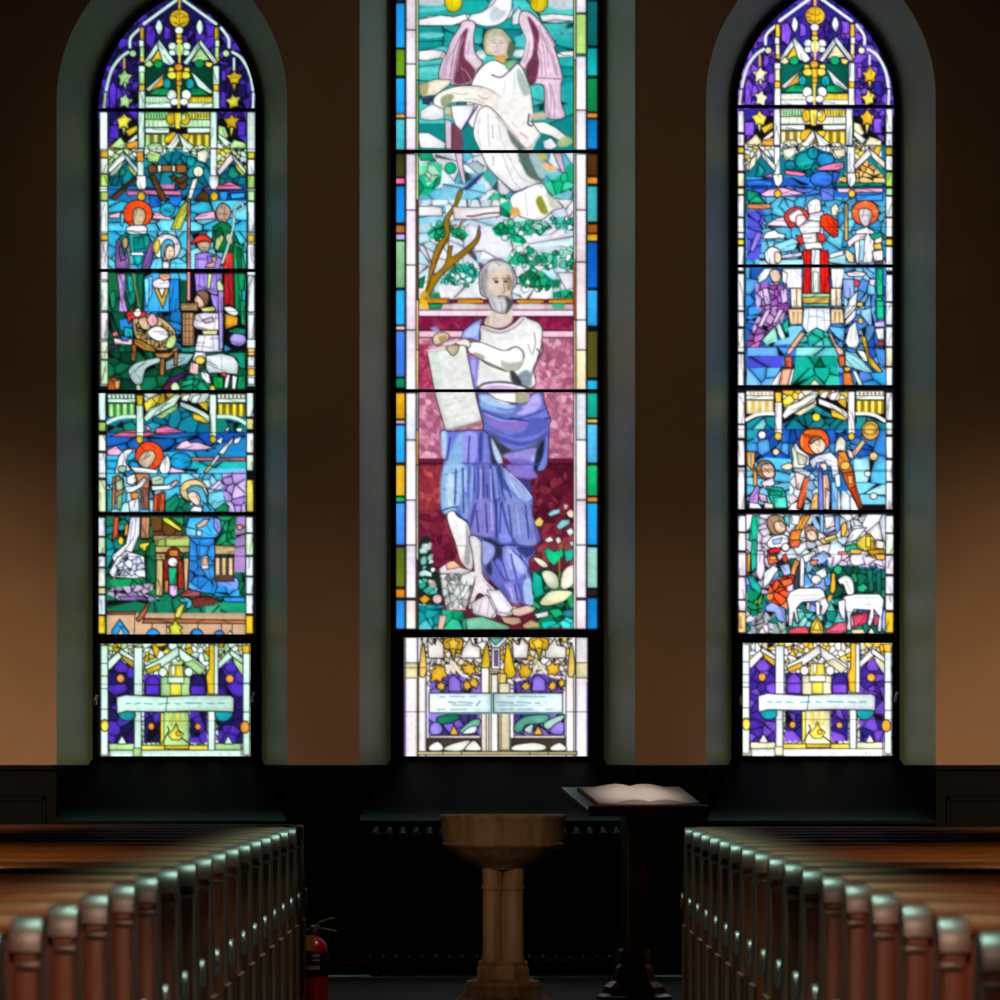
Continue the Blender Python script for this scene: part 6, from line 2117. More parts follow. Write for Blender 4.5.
# ---- mesh helpers
def mesh_obj(name, bm, m, parent=None, smooth=False, loc=None):
    me = bpy.data.meshes.new(name); bm.normal_update(); bm.to_mesh(me); bm.free()
    o = bpy.data.objects.new(name, me); C.objects.link(o)
    if m: me.materials.append(m)
    if smooth:
        for p in me.polygons: p.use_smooth = True
        try: me.set_sharp_from_angle(angle=math.radians(40))
        except Exception: pass
    if parent: o.parent = parent
    if loc: o.location = loc
    return o
def tag(o, label=None, cat=None, group=None, kind=None):
    if label: o['label'] = label
    if cat: o['category'] = cat
    if group: o['group'] = group
    if kind: o['kind'] = kind
    return o
def empty(name, loc, rz=0):
    o = bpy.data.objects.new(name, None); C.objects.link(o); o.location = loc; o.rotation_euler = (0, 0, rz)
    o.empty_display_size = .1
    return o
def box(bm, x0, x1, y0, y1, z0, z1, bev=0):
    vs = [bm.verts.new((x, y, z)) for x in (x0, x1) for y in (y0, y1) for z in (z0, z1)]
    fs = [(0, 1, 3, 2), (4, 6, 7, 5), (0, 4, 5, 1), (2, 3, 7, 6), (0, 2, 6, 4), (1, 5, 7, 3)]
    ff = [bm.faces.new([vs[i] for i in f]) for f in fs]
    if bev:
        es = list({e for f in ff for e in f.edges})
        bmesh.ops.bevel(bm, geom=es, offset=bev, segments=2, affect='EDGES', profile=.6)
def tube(bm, pts, r, seg=10, ry=None, cap=True, up=(1, 0, 0)):
    # sweep along pts; r may be a list; ry flattens across 'up'
    n = len(pts); rings = []
    for i in range(n):
        p = Vector(pts[i])
        d = (Vector(pts[min(i+1, n-1)])-Vector(pts[max(i-1, 0)])).normalized()
        u = Vector(up); u = (u-d*u.dot(d))
        if u.length < 1e-4: u = Vector((0, 0, 1))-d*d.z
        u.normalize(); v = d.cross(u)
        rr = r[i] if isinstance(r, (list, tuple)) else r
        rv = rr if ry is None else rr*ry
        rings.append([bm.verts.new(p+u*math.cos(a)*rr+v*math.sin(a)*rv) for a in [2*math.pi*k/seg for k in range(seg)]])
    for a, b in zip(rings, rings[1:]):
        for k in range(seg): bm.faces.new((a[k], a[(k+1) % seg], b[(k+1) % seg], b[k]))
    if cap:
        bm.faces.new(rings[0][::-1]); bm.faces.new(rings[-1])
def lathe(bm, prof, seg=32, c=(0, 0), phase=0):
    rings = [[bm.verts.new((c[0]+r*math.cos(phase+2*math.pi*k/seg), c[1]+r*math.sin(phase+2*math.pi*k/seg), z)) for k in range(seg)] for r, z in prof]
    for a, b in zip(rings, rings[1:]):
        for k in range(seg): bm.faces.new((a[k], a[(k+1) % seg], b[(k+1) % seg], b[k]))
    bm.faces.new(rings[0][::-1]); bm.faces.new(rings[-1])
def prism(bm, pts, x0, x1, bev=0):
    # outline in the y-z plane pulled along x
    a = [bm.verts.new((x0, y, z)) for y, z in pts]; b = [bm.verts.new((x1, y, z)) for y, z in pts]
    n = len(pts); fs = []
    fs.append(bm.faces.new(a[::-1])); fs.append(bm.faces.new(b))
    for i in range(n): fs.append(bm.faces.new((a[i], a[(i+1) % n], b[(i+1) % n], b[i])))
    bmesh.ops.recalc_face_normals(bm, faces=fs)
    if bev:
        es = [e for f in fs[:2] for e in f.edges]
        bmesh.ops.bevel(bm, geom=es, offset=bev, segments=2, affect='EDGES', profile=.5)

# ---- windows: one pointed light each, given in photograph pixels on the glass
WIN = [  # centre x, half width, spring y, apex y, foot y, plan, bars, foot light
    dict(cx=177.4, hw=79.0, ys=112, ya=-5, plan='left_plan', cuts=(110.4, 270.8, 391.8, 513.8), foot=(99.0, 251.0), transom=(634.5, 643.5)),
    dict(cx=497.2, hw=101.0, ys=-70, ya=-222, plan='center_plan', cuts=(-90, 152, 391), foot=(403.5, 588.5), transom=(629.5, 637.5)),
    dict(cx=815.2, hw=78.6, ys=109, ya=-8, plan='right_plan', cuts=(107, 266.3, 387, 511.5), foot=(742, 892), transom=(634, 643)),
]
YFOOT = 757.0
def arch(cx, hw, ys, ya, yb, off=0, n=18):
    # outline from bottom left over the point to bottom right; off grows it
    rise = ys-ya; R = (rise*rise+hw*hw)/(2*hw); c = R-hw
    pts = [(cx-hw-off, yb)]
    Ro = R+off; h = math.sqrt(Ro*Ro-c*c); a1 = math.asin(h/Ro)
    for i in range(n+1):
        a = a1*i/n; pts.append((cx+c-Ro*math.cos(a), ys-Ro*math.sin(a)))
    for i in range(n-1, -1, -1):
        a = a1*i/n; pts.append((cx-c+Ro*math.cos(a), ys-Ro*math.sin(a)))
    pts.append((cx+hw+off, yb))
    return pts
def world(pts, d): return [(X(x, d), Z(y, d)) for x, y in pts]
PXM = F/ZG
SPLAY = .19
ZSILL = Z(765, ZW)

def half_width_at(w, y):
    if y >= w['ys']: return w['hw']
    rise = w['ys']-w['ya']; R = (rise*rise+w['hw']**2)/(2*w['hw']); c = R-w['hw']
    t = R*R-(w['ys']-y)**2
    return math.sqrt(t)-c if t > c*c else 0.0

def glass_panel(win, img, P, y0, y1, x0, x1, parent, label):
    # one vertex per photograph pixel, coloured with the piece of glass it belongs to
    ys = np.arange(max(P.y0+.5, math.floor(y0)-.5), min(y1+1, P.y1-1), 1.0)
    xs = np.arange(math.floor(x0)-.5, x1+1.5, 1.0)
    iy = np.clip((ys-P.y0).astype(int), 0, img.shape[0]-1); ix = np.clip((xs-P.x0).astype(int), 0, img.shape[1]-1)
    col = img[np.ix_(iy, ix)]
    H, W = len(ys), len(xs)
    gx = (xs-CX)/F*ZG; gz = EYE-(ys-CY)/F*ZG
    co = np.zeros((H, W, 3)); co[..., 0] = gx[None]; co[..., 1] = ZG; co[..., 2] = gz[:, None]
    r, c = np.meshgrid(np.arange(H-1), np.arange(W-1), indexing='ij')
    keep = np.ones(r.shape, bool)
    if y0 < win['ys']:
        for i in range(H-1):
            hw = half_width_at(win, ys[i+1])+2.5
            keep[i] = np.abs((xs[:-1]+xs[1:])/2-win['cx']) < hw if hw > 2.5 else False
    r = r[keep]; c = c[keep]
    q = np.stack([r*W+c, (r+1)*W+c, (r+1)*W+c+1, r*W+c+1], 1)
    used = np.unique(q); remap = np.zeros(H*W, int); remap[used] = np.arange(len(used)); q = remap[q]
    me = bpy.data.meshes.new('glass_panel')
    me.vertices.add(len(used)); me.vertices.foreach_set('co', co.reshape(-1, 3)[used].ravel())
    me.loops.add(q.size); me.loops.foreach_set('vertex_index', q.ravel().astype(np.int32))
    me.polygons.add(len(q)); me.polygons.foreach_set('loop_start', np.arange(0, q.size, 4, dtype=np.int32))
    me.update(calc_edges=True)
    s = np.clip(col.reshape(-1, 3)[used], 0, 1)
    lin = np.where(s <= .04045, s/12.92, ((s+.055)/1.055)**2.4)
    at = me.attributes.new('glass_colour', 'FLOAT_COLOR', 'POINT')
    at.data.foreach_set('color', np.concatenate([lin, np.ones((len(lin), 1))], 1).astype(np.float32).ravel())
    me.materials.append(GLASS[WIN.index(win)]); me.validate()
    o = bpy.data.objects.new('glass_panel', me); C.objects.link(o); o.parent = parent
    if label: o['label'] = label
    return o

def ring(bm, inner, outer, y0, y1):
    # inner / outer: matching open outlines (x, z); solid between them from y0 (front) to y1
    n = len(inner)
    A = [bm.verts.new((x, y0, z)) for x, z in inner]; B = [bm.verts.new((x, y0, z)) for x, z in outer]
    D = [bm.verts.new((x, y1, z)) for x, z in inner]; E = [bm.verts.new((x, y1, z)) for x, z in outer]
    fs = []
    for i in range(n-1):
        fs += [bm.faces.new((A[i], A[i+1], B[i+1], B[i])), bm.faces.new((D[i], E[i], E[i+1], D[i+1])),
               bm.faces.new((A[i], D[i], D[i+1], A[i+1])), bm.faces.new((B[i], B[i+1], E[i+1], E[i]))]
    for i in (0, n-1): fs.append(bm.faces.new((A[i], B[i], E[i], D[i])))
    bmesh.ops.recalc_face_normals(bm, faces=fs)

NAMES = ['left', 'middle', 'right']
PANEL_LABELS = [
    ['arched top panel of gilded tracery on violet glass', 'panel with a star falling over blue sky and haloed heads', 'panel of kneeling figures around a straw manger', 'panel of a winged messenger under a pale arcade', 'panel of a kneeling woman in blue in a garden', 'bottom panel of violet glass with a pale ribbon'],
    ['pointed top panel of turquoise sky', 'panel of a white robed winged figure with a scroll', 'panel of a bearded figure before trees and a pink wall', 'panel of a violet mantle, bare legs and flowers', 'bottom panel of gold foliage over a pale inscription tablet'],
    ['arched top panel of gilded tracery on bright violet glass', 'panel of a pale figure in red before blue sky', 'panel of green steps and kneeling figures', 'panel of an orange winged figure on blue', 'panel of shepherds with two white lambs', 'bottom panel of violet glass with a white ribbon'],
]
holes = []
for wi, w in enumerate(WIN):
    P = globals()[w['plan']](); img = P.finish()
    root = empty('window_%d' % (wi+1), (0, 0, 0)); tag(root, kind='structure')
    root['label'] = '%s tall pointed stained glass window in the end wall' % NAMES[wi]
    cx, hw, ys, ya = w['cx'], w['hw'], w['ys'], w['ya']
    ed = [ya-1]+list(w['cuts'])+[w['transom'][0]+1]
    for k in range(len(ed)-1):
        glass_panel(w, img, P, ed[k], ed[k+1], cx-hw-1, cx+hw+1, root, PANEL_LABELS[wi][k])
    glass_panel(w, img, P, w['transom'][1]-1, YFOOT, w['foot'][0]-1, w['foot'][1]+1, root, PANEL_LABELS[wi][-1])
    # iron frame, saddle bars, ventilator frame
    bm = bmesh.new()
    ring(bm, world(arch(cx, hw, ys, ya, YFOOT+3), ZG), world(arch(cx, hw, ys, ya, YFOOT+3, 5), ZG), ZG-.05, ZG+.04)
    mesh_obj('window_frame', bm, M['frame'], root)
    for y in w['cuts']:
        bm = bmesh.new(); h = half_width_at(w, y)
        box(bm, X(cx-h-1, ZG), X(cx+h+1, ZG), ZG-.035, ZG-.005, Z(y+1.5, ZG), Z(y-1.5, ZG), .004)
        mesh_obj('saddle_bar', bm, M['frame'], root)
    bm = bmesh.new()
    box(bm, X(cx-hw-2, ZG), X(cx+hw+2, ZG), ZG-.06, ZG+.02, Z(w['transom'][1], ZG), Z(w['transom'][0], ZG), .006)
    mesh_obj('transom', bm, M['frame'], root)
    bm = bmesh.new()
    a0, a1 = w['foot']; yt = w['transom'][1]
    box(bm, X(cx-hw-2, ZG), X(a0, ZG), ZG-.055, ZG+.03, Z(YFOOT+3, ZG), Z(yt-2, ZG))
    box(bm, X(a1, ZG), X(cx+hw+2, ZG), ZG-.055, ZG+.03, Z(YFOOT+3, ZG), Z(yt-2, ZG))
    box(bm, X(a0-1, ZG), X(a1+1, ZG), ZG-.055, ZG+.03, Z(YFOOT+3, ZG), Z(YFOOT-.8, ZG))
    mesh_obj('ventilator_frame', bm, M['frame'], root)
    if wi != 1:
        for sx in (a0-2.5, a1+2.5):
            bm = bmesh.new()
            x = X(sx, ZG); z = Z(697 if sx > cx else 700, ZG)
            tube(bm, [(x, ZG-.06, z-.03), (x, ZG-.085, z), (x+.01, ZG-.085, z+.03)], .009, 8)
            mesh_obj('catch', bm, M['steel'], root, True)
    # opening
    inner = world(arch(cx, hw, ys, ya, YFOOT+3, 3.5), ZG)
    off = SPLAY*PXM
    outer = [((x), z) for x, z in world(arch(cx, hw, ys, ya, YFOOT+3, 3.5+off), ZG)]
    inner[0] = (inner[0][0], ZSILL); inner[-1] = (inner[-1][0], ZSILL)
    outer[0] = (outer[0][0], ZSILL); outer[-1] = (outer[-1][0], ZSILL)
    holes.append((inner, outer, root))

# ---- the shell
XL, XR, TOP, BACK = -7.0, 7.0, 11.0, -3.0
bm = bmesh.new()
outline = [(XL, ZSILL), ]
for inner, outer, r in holes:
    outline += outer
outline += [(XR, ZSILL), (XR, TOP), (XL, TOP)]
vs = [bm.verts.new((x, ZW, z)) for x, z in outline]
tris = mathutils.geometry.tessellate_polygon([[Vector((x, z, 0)) for x, z in outline]])
for t in tris: bm.faces.new([vs[i] for i in t])
for x0, x1 in zip([XL]+[h[1][-1][0] for h in holes], [h[1][0][0] for h in holes]+[XR]):
    bm.faces.new([bm.verts.new(p) for p in ((x0, ZW, .9), (x1, ZW, .9), (x1, ZW, ZSILL), (x0, ZW, ZSILL))])
for f in bm.faces:
    f.normal_update()
    if f.normal.y > 0: f.normal_flip()
wall = tag(mesh_obj('wall_front', bm, M['plaster']), kind='structure')
for inner, outer, r in holes:
    bm = bmesh.new()
    A = [bm.verts.new((x, ZW, z)) for x, z in outer]; B = [bm.verts.new((x, ZG+.03, z)) for x, z in inner]
    for i in range(len(A)-1): bm.faces.new((A[i], B[i], B[i+1], A[i+1]))
    mesh_obj('window_reveal', bm, M['reveal'], wall, True)
    bm = bmesh.new()
    for k in (0, -1):
        xo, xi = outer[k][0], inner[k][0]
        bm.faces.new([bm.verts.new(p) for p in ((xo, ZW, .88), (xi, ZG+.03, .88), (xi, ZG+.03, ZSILL), (xo, ZW, ZSILL))])
    mesh_obj('reveal_foot', bm, M['panel'], wall)
def slab(name, m, *a):
    bm = bmesh.new(); box(bm, *a); return tag(mesh_obj(name, bm, m), kind='structure')
slab('floor', M['floor'], XL, XR, BACK, ZW+.6, -.1, 0)
slab('ceiling', M['ceil'], XL, XR, BACK, ZW+.6, TOP, TOP+.1)
slab('wall_left', M['plaster'], XL-.1, XL, BACK, ZW+.6, 0, TOP)
slab('wall_right', M['plaster'], XR, XR+.1, BACK, ZW+.6, 0, TOP)
slab('wall_back', M['plaster'], XL, XR, BACK-.1, BACK, 0, TOP)

bm = bmesh.new(); box(bm, XL, XR, ZW, ZW+.02, 0, .92)
tag(mesh_obj('trim_8', bm, M['panel']), kind='structure')
# ---- panelling between the windows, sloping boards beneath them
WY = ZW-.05
spans = [XL]+[v for inner, outer, r in holes for v in (outer[0][0]+.004, outer[-1][0]-.004)]+[XR]
ti = 1
for k in range(0, len(spans), 2):
    x0, x1 = spans[k], spans[k+1]
    bm = bmesh.new()
    box(bm, x0, x1, WY, ZW, 0, ZSILL-.03)
    box(bm, x0, x1, WY-.03, ZW, ZSILL-.035, ZSILL, .008)
    box(bm, x0, x1, WY-.02, WY+.01, 0, .16, .006)
    n = max(1, round((x1-x0)/.75)); st = (x1-x0)/n
    for j in range(n):
        a, b2 = x0+j*st+.09, x0+(j+1)*st-.09
        for (p0, p1, q0, q1) in ((a-.03, b2+.03, 1.05, 1.08), (a-.03, b2+.03, .25, .28), (a-.03, a, .25, 1.08), (b2, b2+.03, .25, 1.08)):
            box(bm, p0, p1, WY-.018, WY+.005, q0, q1, .005)
    tag(mesh_obj('trim_%d' % ti, bm, M['panel']), kind='structure'); ti += 1
for wi, (inner, outer, root) in enumerate(holes):
    bm = bmesh.new()
    zt = Z(YFOOT+2.5, ZG)
    prof = [(ZG+.02, zt), (ZG-.05, zt), (ZW-.12, .945), (ZW-.135, .935), (ZW-.135, .915), (ZW, .915), (ZG+.02, ZSILL-.2)]
    # wider at the room side, as the splay is
    def ring_at(side):
        out = []
        for y, z in prof:
            t = min(1, max(0, (ZG-y)/(ZG-ZW)))
            xi, xo = inner[0 if side < 0 else -1][0], outer[0 if side < 0 else -1][0]
            out.append(bm.verts.new((xi+(xo-xi)*t-side*.004, y, z)))
        return out
    a = ring_at(-1); b = ring_at(1); n = len(prof); fs = [bm.faces.new(a), bm.faces.new(b[::-1])]
    for i in range(n): fs.append(bm.faces.new((a[i], a[(i+1) % n], b[(i+1) % n], b[i])))
    bmesh.ops.recalc_face_normals(bm, faces=fs)
    tag(mesh_obj('window_sill', bm, M['panel'], root), 'sloping dark board under the window')

# ---- cast iron radiators, one under each window
def section_bm(foot):
    bm = bmesh.new()
    H = .893
    for y in (-.075, 0, .075): tube(bm, [(0, y, .12), (0, y, H-.06)], .023, 8, up=(1, 0, 0))
    for z in (.11, H-.05):
        tube(bm, [(0, -.095, z), (0, -.085, z), (0, .085, z), (0, .095, z)], [.022, .034, .034, .022], 10, up=(1, 0, 0))
    tube(bm, [(0, -.08, H-.035), (0, -.055, H-.012), (0, .055, H-.012), (0, .08, H-.035)], .018, 8, up=(1, 0, 0))
    tube(bm, [(-.04, 0, .11), (.04, 0, .11)], .018, 8, up=(0, 1, 0))
    if foot:
        for y in (-.075, .075): tube(bm, [(0, y, .12), (0, y, .03), (0, y*1.1, 0)], [.02, .018, .028], 8, up=(1, 0, 0))
    return bm
sec = mesh_obj('section', section_bm(False), M['iron'], None, True)
secf = mesh_obj('section', section_bm(True), M['iron'], None, True)
RD = ZW-.2
first = {0: sec, 1: secf}; fresh = {0: True, 1: True}
for wi, (p0, p1) in enumerate(((60, 296), (366, 640), (703, 926))):
    x0, x1 = X(p0, RD), X(p1, RD); n = int((x1-x0)/.0805)
    r = empty('radiator', ((x0+x1)/2, RD, 0))
    tag(r, 'black cast iron column radiator below the %s stained glass window' % NAMES[wi], 'radiator', 'radiators under the windows')
    for k in range(n):
        ft = 1 if k in (0, n-1) else 0
        o = first[ft]
        if not fresh[ft]: o = o.copy(); C.objects.link(o)
        fresh[ft] = False
        o.parent = r; o.location = ((k-(n-1)/2)*.0805, 0, 0)
    bm = bmesh.new(); h = (n-1)/2*.0805
    tube(bm, [(h+.03, 0, .11), (h+.09, 0, .11), (h+.1, 0, .08), (h+.1, 0, 0)], .014, 8, up=(0, 1, 0))
    lathe(bm, [(.022, .09), (.026, .1), (.026, .13), (.012, .14), (.012, .16), (.02, .165), (.02, .18)], 10, (h+.1, 0))
    mesh_obj('valve', bm, M['iron'], r, True)

# ---- pews
def pew_profile():
    top = [(0, .0), (0, .90), (.006, .935), (.028, .958), (.062, .962), (.095, .945), (.115, .905), (.13, .85), (.152, .77), (.19, .69), (.24, .63), (.30, .595), (.36, .578), (.40, .575), (.43, .565), (.44, .54), (.425, .50), (.42, .42), (.44, .3), (.45, 0)]
    return top
def pew_end(root, x_in, side, matm):
    # x_in: aisle face; side: +1 when the pew runs to +x
    pr = pew_profile(); th = .05
    bm = bmesh.new(); prism(bm, pr, 0, th*side, .006)
    e = mesh_obj('end_panel', bm, matm, root, True, (x_in, 0, 0))
    path = [np.array(p) for p in smooth_open([(y, z) for y, z in pr[1:14]], 3)]
    bm = bmesh.new()
    outer = []; inner = []
    for i in range(len(path)):
        d = path[min(i+1, len(path)-1)]-path[max(i-1, 0)]; d = d/np.hypot(*d); nrm = np.array((-d[1], d[0]))
        outer.append(tuple(path[i]+nrm*.012)); inner.append(tuple(path[i]-nrm*.008))
    prism(bm, outer+inner[::-1], -.009*side, (th+.009)*side, .004)
    mesh_obj('cap_moulding', bm, M['cap'], e, True)
    bm = bmesh.new()
    prism(bm, [(.004+.014*math.cos(k*math.pi/5), .872+.014*math.sin(k*math.pi/5)) for k in range(10)], -.007*side, (th-.006)*side, .003)
    mesh_obj('astragal', bm, M['cap'], e, True)
    bm = bmesh.new()
    prism(bm, [(.415+.046*math.cos(k*math.pi/8), .606+.046*math.sin(k*math.pi/8)) for k in range(16)], -.014*side, (th+.012)*side, .006)
    mesh_obj('arm_scroll', bm, M['cap'], e, True)
    bm = bmesh.new()
    box(bm, -.012*side, .0*side, .07, .36, .12, .5, .004)
    mesh_obj('raised_panel', bm, matm, e)
def make_pew(side):
    root = empty('pew', (0, 0, 0)); L = 3.2
    pew_end(root, 0, side, M['wood']); pew_end(root, (L-.05)*side, side, M['wood'])
    a, b = sorted((.045*side, (L-.045)*side))
    bm = bmesh.new(); box(bm, a, b, .035, .44, .415, .45, .008); mesh_obj('seat', bm, M['rail'], root)
    bm = bmesh.new(); prism(bm, [(.022, .36), (.045, .36), (.06, .93), (.037, .93)], a, b); mesh_obj('backrest', bm, M['wood'], root)
    bm = bmesh.new()
    ps = []
    for k in range(12):
        an = 2*math.pi*k/12; ps.append((.048+.032*math.cos(an), .952+.026*math.sin(an)))
    prism(bm, ps, a, b); mesh_obj('top_rail', bm, M['rail'], root, True)
    bm = bmesh.new(); box(bm, a, b, -.075, .03, .62, .635, .003); box(bm, a, b, -.085, -.07, .61, .70, .004)
    mesh_obj('book_rack', bm, M['wood'], root)
    bm = bmesh.new(); box(bm, a, b, .3, .33, .02, .415); mesh_obj('seat_support', bm, M['wood'], root)
    return root
def copy_tree(o, parent=None):
    c = o.copy(); C.objects.link(c); c.parent = parent
    for ch in list(o.children): copy_tree(ch, c)
    return c
ORD = ['front', 'second', 'third', 'fourth', 'fifth', 'sixth', 'seventh', 'eighth', 'ninth', 'tenth', 'eleventh', 'twelfth', 'thirteenth', 'fourteenth', 'fifteenth', 'sixteenth', 'seventeenth', 'eighteenth']
SPACE = .85
for side, word, w, z0, n in ((-1, 'left', -.945, 23.39, 18), (1, 'right', .939, 22.52, 17)):
    proto = make_pew(side); src = None
    for k in range(n):
        o = proto if k == 0 else copy_tree(proto)
        o.location = (w, z0-SPACE*k, 0)
        lab = 'dark varnished wooden pew %s of the aisle, %s row counted from the windows' % (word, ORD[k])
        if k == n-1: lab = 'nearest wooden pew %s of the aisle, blurred, last row from the windows' % word
        tag(o, lab, 'pew', 'pews on the %s of the aisle' % word)

# ---- font
FD = 24.7; s = F/FD
def fz(py): return EYE-(py-CY)/s
font = tag(empty('baptismal_font', (X(503, FD), FD, 0)), 'pale brown carved pedestal font with a wide round bowl in the aisle', 'font')
fx = lambda p: p/s
bm = bmesh.new()
lathe(bm, [(.05, fz(868)), (fx(24), fz(869)), (fx(27), fz(866)), (fx(38), fz(862)), (fx(50), fz(854)), (fx(57), fz(847.5)), (fx(60), fz(846)), (fx(61), fz(844)), (fx(59.5), fz(842.5)), (fx(61), fz(832)), (fx(62.5), fz(820)), (fx(64), fz(817.5)), (fx(64), fz(815.5)), (fx(62.5), fz(814.5)), (fx(55), fz(814.5)), (fx(50), fz(818)), (fx(30), fz(834)), (.01, fz(838))], 48)
mesh_obj('bowl', bm, M['font'], font, True)
bm = bmesh.new()
lathe(bm, [(fx(12), fz(962)), (fx(12), fz(870))], 12)
for k in range(4):
    a = math.pi/4+k*math.pi/2
    lathe(bm, [(fx(11.4), fz(962)), (fx(11.4), fz(958)), (fx(10.2), fz(956)), (fx(10.2), fz(890)), (fx(11.5), fz(889)), (fx(11.5), fz(886)), (fx(10.2), fz(885)), (fx(11), fz(868))], 16, (fx(14.5)*math.cos(a), fx(14.5)*math.sin(a)))
mesh_obj('stem', bm, M['font'], font, True)
bm = bmesh.new()
def oct(r): return r/math.cos(math.pi/8)
lathe(bm, [(oct(fx(26)), fz(979)), (oct(fx(26)), fz(968)), (oct(fx(24)), fz(965)), (oct(fx(25)), fz(962)), (oct(fx(22)), fz(960))], 8, phase=math.pi/8)
mesh_obj('stem_base', bm, M['font'], font)
bm = bmesh.new()
lathe(bm, [(oct(fx(48)), 0), (oct(fx(48)), fz(1000)), (oct(fx(40)), fz(995)), (oct(fx(37)), fz(990)), (oct(fx(38)), fz(985)), (oct(fx(36)), fz(981)), (oct(fx(28)), fz(979))], 8, phase=math.pi/8)
mesh_obj('plinth', bm, M['font'], font)

# ---- reading stand with an open book
LD = 24.9; lx = X(634, LD)
lect = tag(empty('lectern', (lx, LD, 0), math.radians(16)), 'dark mahogany reading stand with a slanted top right of the font', 'lectern')
bm = bmesh.new()
tilt = math.radians(13)
def deskp(u, v, h):   # u across, v up the slope, h off the board
    return (u, v*math.cos(tilt)-h*math.sin(tilt), 1.10+v*math.sin(tilt)+h*math.cos(tilt))
def deskbox(bm, u0, u1, v0, v1, h0, h1, bev=.004):
    t = bmesh.new(); box(t, u0, u1, v0, v1, h0, h1, bev)
    for v in t.verts: v.co = Vector(deskp(*v.co))
    me = bpy.data.meshes.new('t'); t.to_mesh(me); t.free(); bm.from_mesh(me); bpy.data.meshes.remove(me)
deskbox(bm, -.33, .33, -.25, .25, -.03, 0, .006)
deskbox(bm, -.33, .33, -.265, -.245, -.035, .02, .004)
mesh_obj('desk_top', bm, M['lect'], lect)
bm = bmesh.new(); box(bm, -.06, .06, -.06, .06, .1, 1.05, .012); box(bm, -.1, .1, -.1, .1, 1.02, 1.07, .012)
mesh_obj('post', bm, M['lect'], lect)
bm = bmesh.new()
lathe(bm, [(.2, .0), (.2, .05), (.17, .065), (.16, .1), (.12, .13), (.1, .2), (.085, .22), (.095, .25), (.085, .29), (.075, .3)], 8, phase=math.pi/8)
mesh_obj('base', bm, M['lect'], lect)
bk = tag(empty('open_book', deskp(.0, 0, 0), 0), 'open book with white pages lying on the slanted reading stand', 'book')
bk.location = Vector((lx, LD, 0))+mathutils.Matrix.Rotation(math.radians(16), 4, 'Z') @ Vector(deskp(.03, 0, 0)); bk.rotation_euler = (tilt, 0, math.radians(16))
bm = bmesh.new(); box(bm, -.29, .29, -.19, .19, 0.001, .008, .002); mesh_obj('cover', bm, M['cover'], bk)
for sgn in (-1, 1):
    bm = bmesh.new(); n = 10; pr = []
    for i in range(n+1):
        u = i/n; pr.append((sgn*u*.28, .012+.026*math.sin(min(1, u*1.35+.08)*math.pi)*.8*(1-.5*u)+.004))
    lo = [(x, .008) for x, z in pr]
    A = [[bm.verts.new((x, y, z)) for x, z in pr] for y in (-.18, .18)]; B = [[bm.verts.new((x, y, z)) for x, z in lo] for y in (-.18, .18)]
    fs = []
    for i in range(n):
        fs += [bm.faces.new((A[0][i], A[0][i+1], A[1][i+1], A[1][i])), bm.faces.new((B[0][i], B[1][i], B[1][i+1], B[0][i+1])),
               bm.faces.new((A[0][i], B[0][i], B[0][i+1], A[0][i+1])), bm.faces.new((A[1][i], A[1][i+1], B[1][i+1], B[1][i]))]
    fs += [bm.faces.new((A[0][0], A[1][0], B[1][0], B[0][0])), bm.faces.new((A[0][n], B[0][n], B[1][n], A[1][n]))]
    bmesh.ops.recalc_face_normals(bm, faces=fs)
    mesh_obj('page_block', bm, M['paper'], bk, True)

# ---- fire extinguisher
ED = 24.6; se = F/ED
ex = tag(empty('fire_extinguisher', (X(315, ED), ED, 0), math.radians(-20)), 'red fire extinguisher with a yellow tag beside the front left pew', 'fire extinguisher')
bm = bmesh.new()
lathe(bm, [(.06, 0), (.07, .008), (.07, .30), (.066, .325), (.05, .352), (.03, .366), (.022, .372), (.02, .395), (.012, .4)], 28)
mesh_obj('cylinder', bm, M['red'], ex, True)
bm = bmesh.new(); lathe(bm, [(.0708, .17), (.0715, .172), (.0715, .298), (.0708, .3)], 28); mesh_obj('label_band', bm, M['dark'], ex, True)
bm = bmesh.new()
for z, h in ((.272, .014), (.25, .008), (.205, .02)):
    for k in range(7):
        a = -1.2-.16*k+.35; a2 = a-.1
        p = [(.0722*math.cos(v), .0722*math.sin(v)) for v in (a, a2)]
        q = [bm.verts.new((*p[0], z)), bm.verts.new((*p[1], z)), bm.verts.new((*p[1], z+h)), bm.verts.new((*p[0], z+h))]
        bm.faces.new(q)
mesh_obj('label_print', bm, M['white'], ex)
bm = bmesh.new()
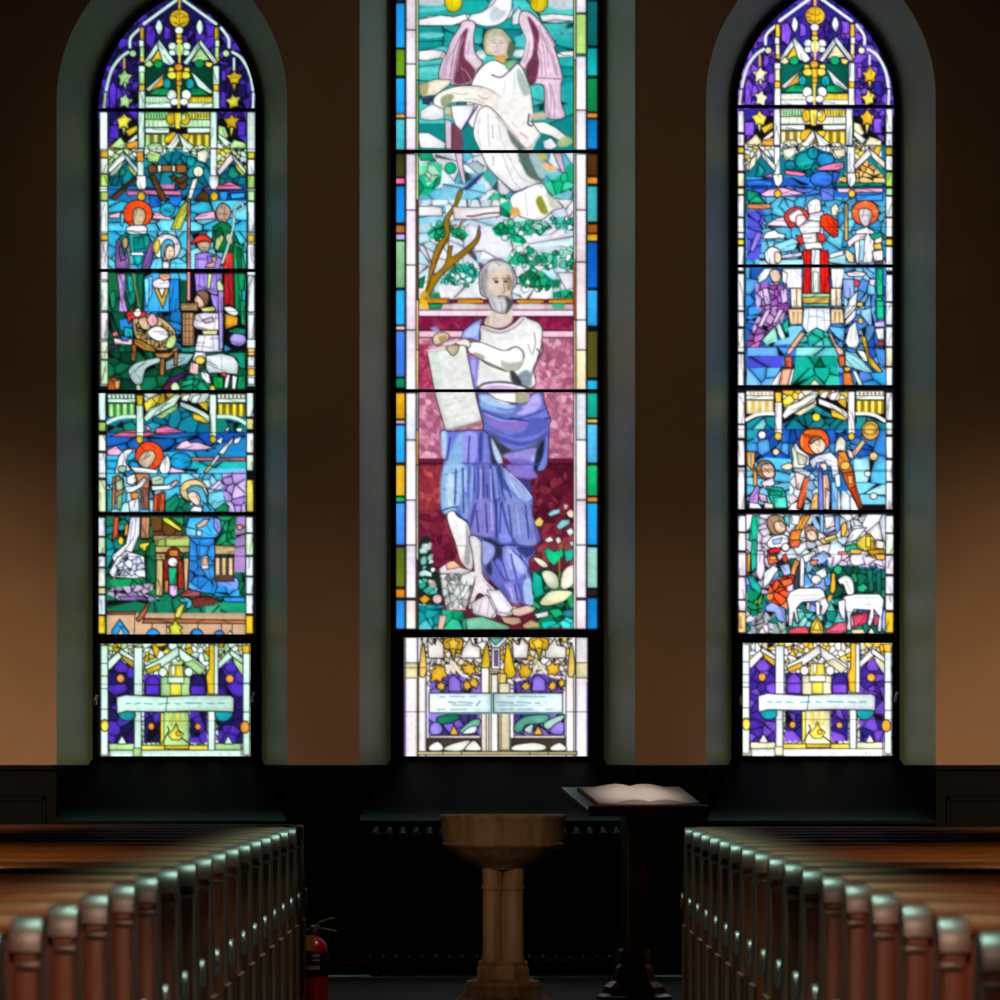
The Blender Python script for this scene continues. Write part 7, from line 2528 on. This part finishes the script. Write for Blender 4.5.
lathe(bm, [(.02, .385), (.024, .39), (.024, .43), (.012, .435)], 12)
tube(bm, [(0, 0, .43), (.03, -.01, .45), (.11, -.02, .475)], .011, 8, ry=.5, up=(0, 1, 0))
tube(bm, [(0, 0, .415), (.05, -.01, .42), (.13, -.02, .405)], .009, 8, ry=.5, up=(0, 1, 0))
mesh_obj('valve_handle', bm, M['steel'], ex, True)
bm = bmesh.new(); tube(bm, [(-.02, 0, .41), (-.075, 0, .40), (-.1, 0, .33), (-.09, 0, .2), (-.085, 0, .1)], .012, 8, up=(0, 1, 0)); mesh_obj('hose', bm, M['dark'], ex, True)
bm = bmesh.new(); box(bm, -.05, .03, -.082, -.079, .305, .385, .0008)
mesh_obj('inspection_tag', bm, M['yellow'], ex)

# ---- lamps
def spot(name, loc, target, power, size, blend, col, rad=.15):
    l = bpy.data.lights.new(name, 'SPOT'); l.energy = power; l.spot_size = math.radians(size); l.spot_blend = blend
    l.color = col; l.shadow_soft_size = rad
    o = bpy.data.objects.new(name, l); C.objects.link(o); o.location = loc
    o.rotation_euler = (Vector(target)-Vector(loc)).to_track_quat('-Z', 'Y').to_euler()
    return o
WARM = (1, .62, .36)
LIGHTS()
wd = bpy.data.worlds.new('dim_room'); bpy.context.scene.world = wd; wd.use_nodes = True
wd.node_tree.nodes['Background'].inputs[0].default_value = (.003, .003, .004, 1)

# ---- camera
cam = bpy.data.cameras.new('camera'); co = bpy.data.objects.new('camera', cam); C.objects.link(co)
co.location = (0, 0, EYE); co.rotation_euler = (math.pi/2, 0, 0)
cam.sensor_width = 36; cam.lens = 36*F/1000
cam.shift_x = (500-CX)/1000; cam.shift_y = (CY-500)/1000
cam.clip_end = 200
cam.dof.use_dof = True; cam.dof.focus_distance = 29.0; cam.dof.aperture_fstop = 8.5
sc = bpy.context.scene; sc.camera = co
sc.view_settings.view_transform = 'Standard'; sc.view_settings.look = 'None'
sc.view_settings.exposure = 0; sc.view_settings.gamma = 1; sc.view_settings.use_curve_mapping = False
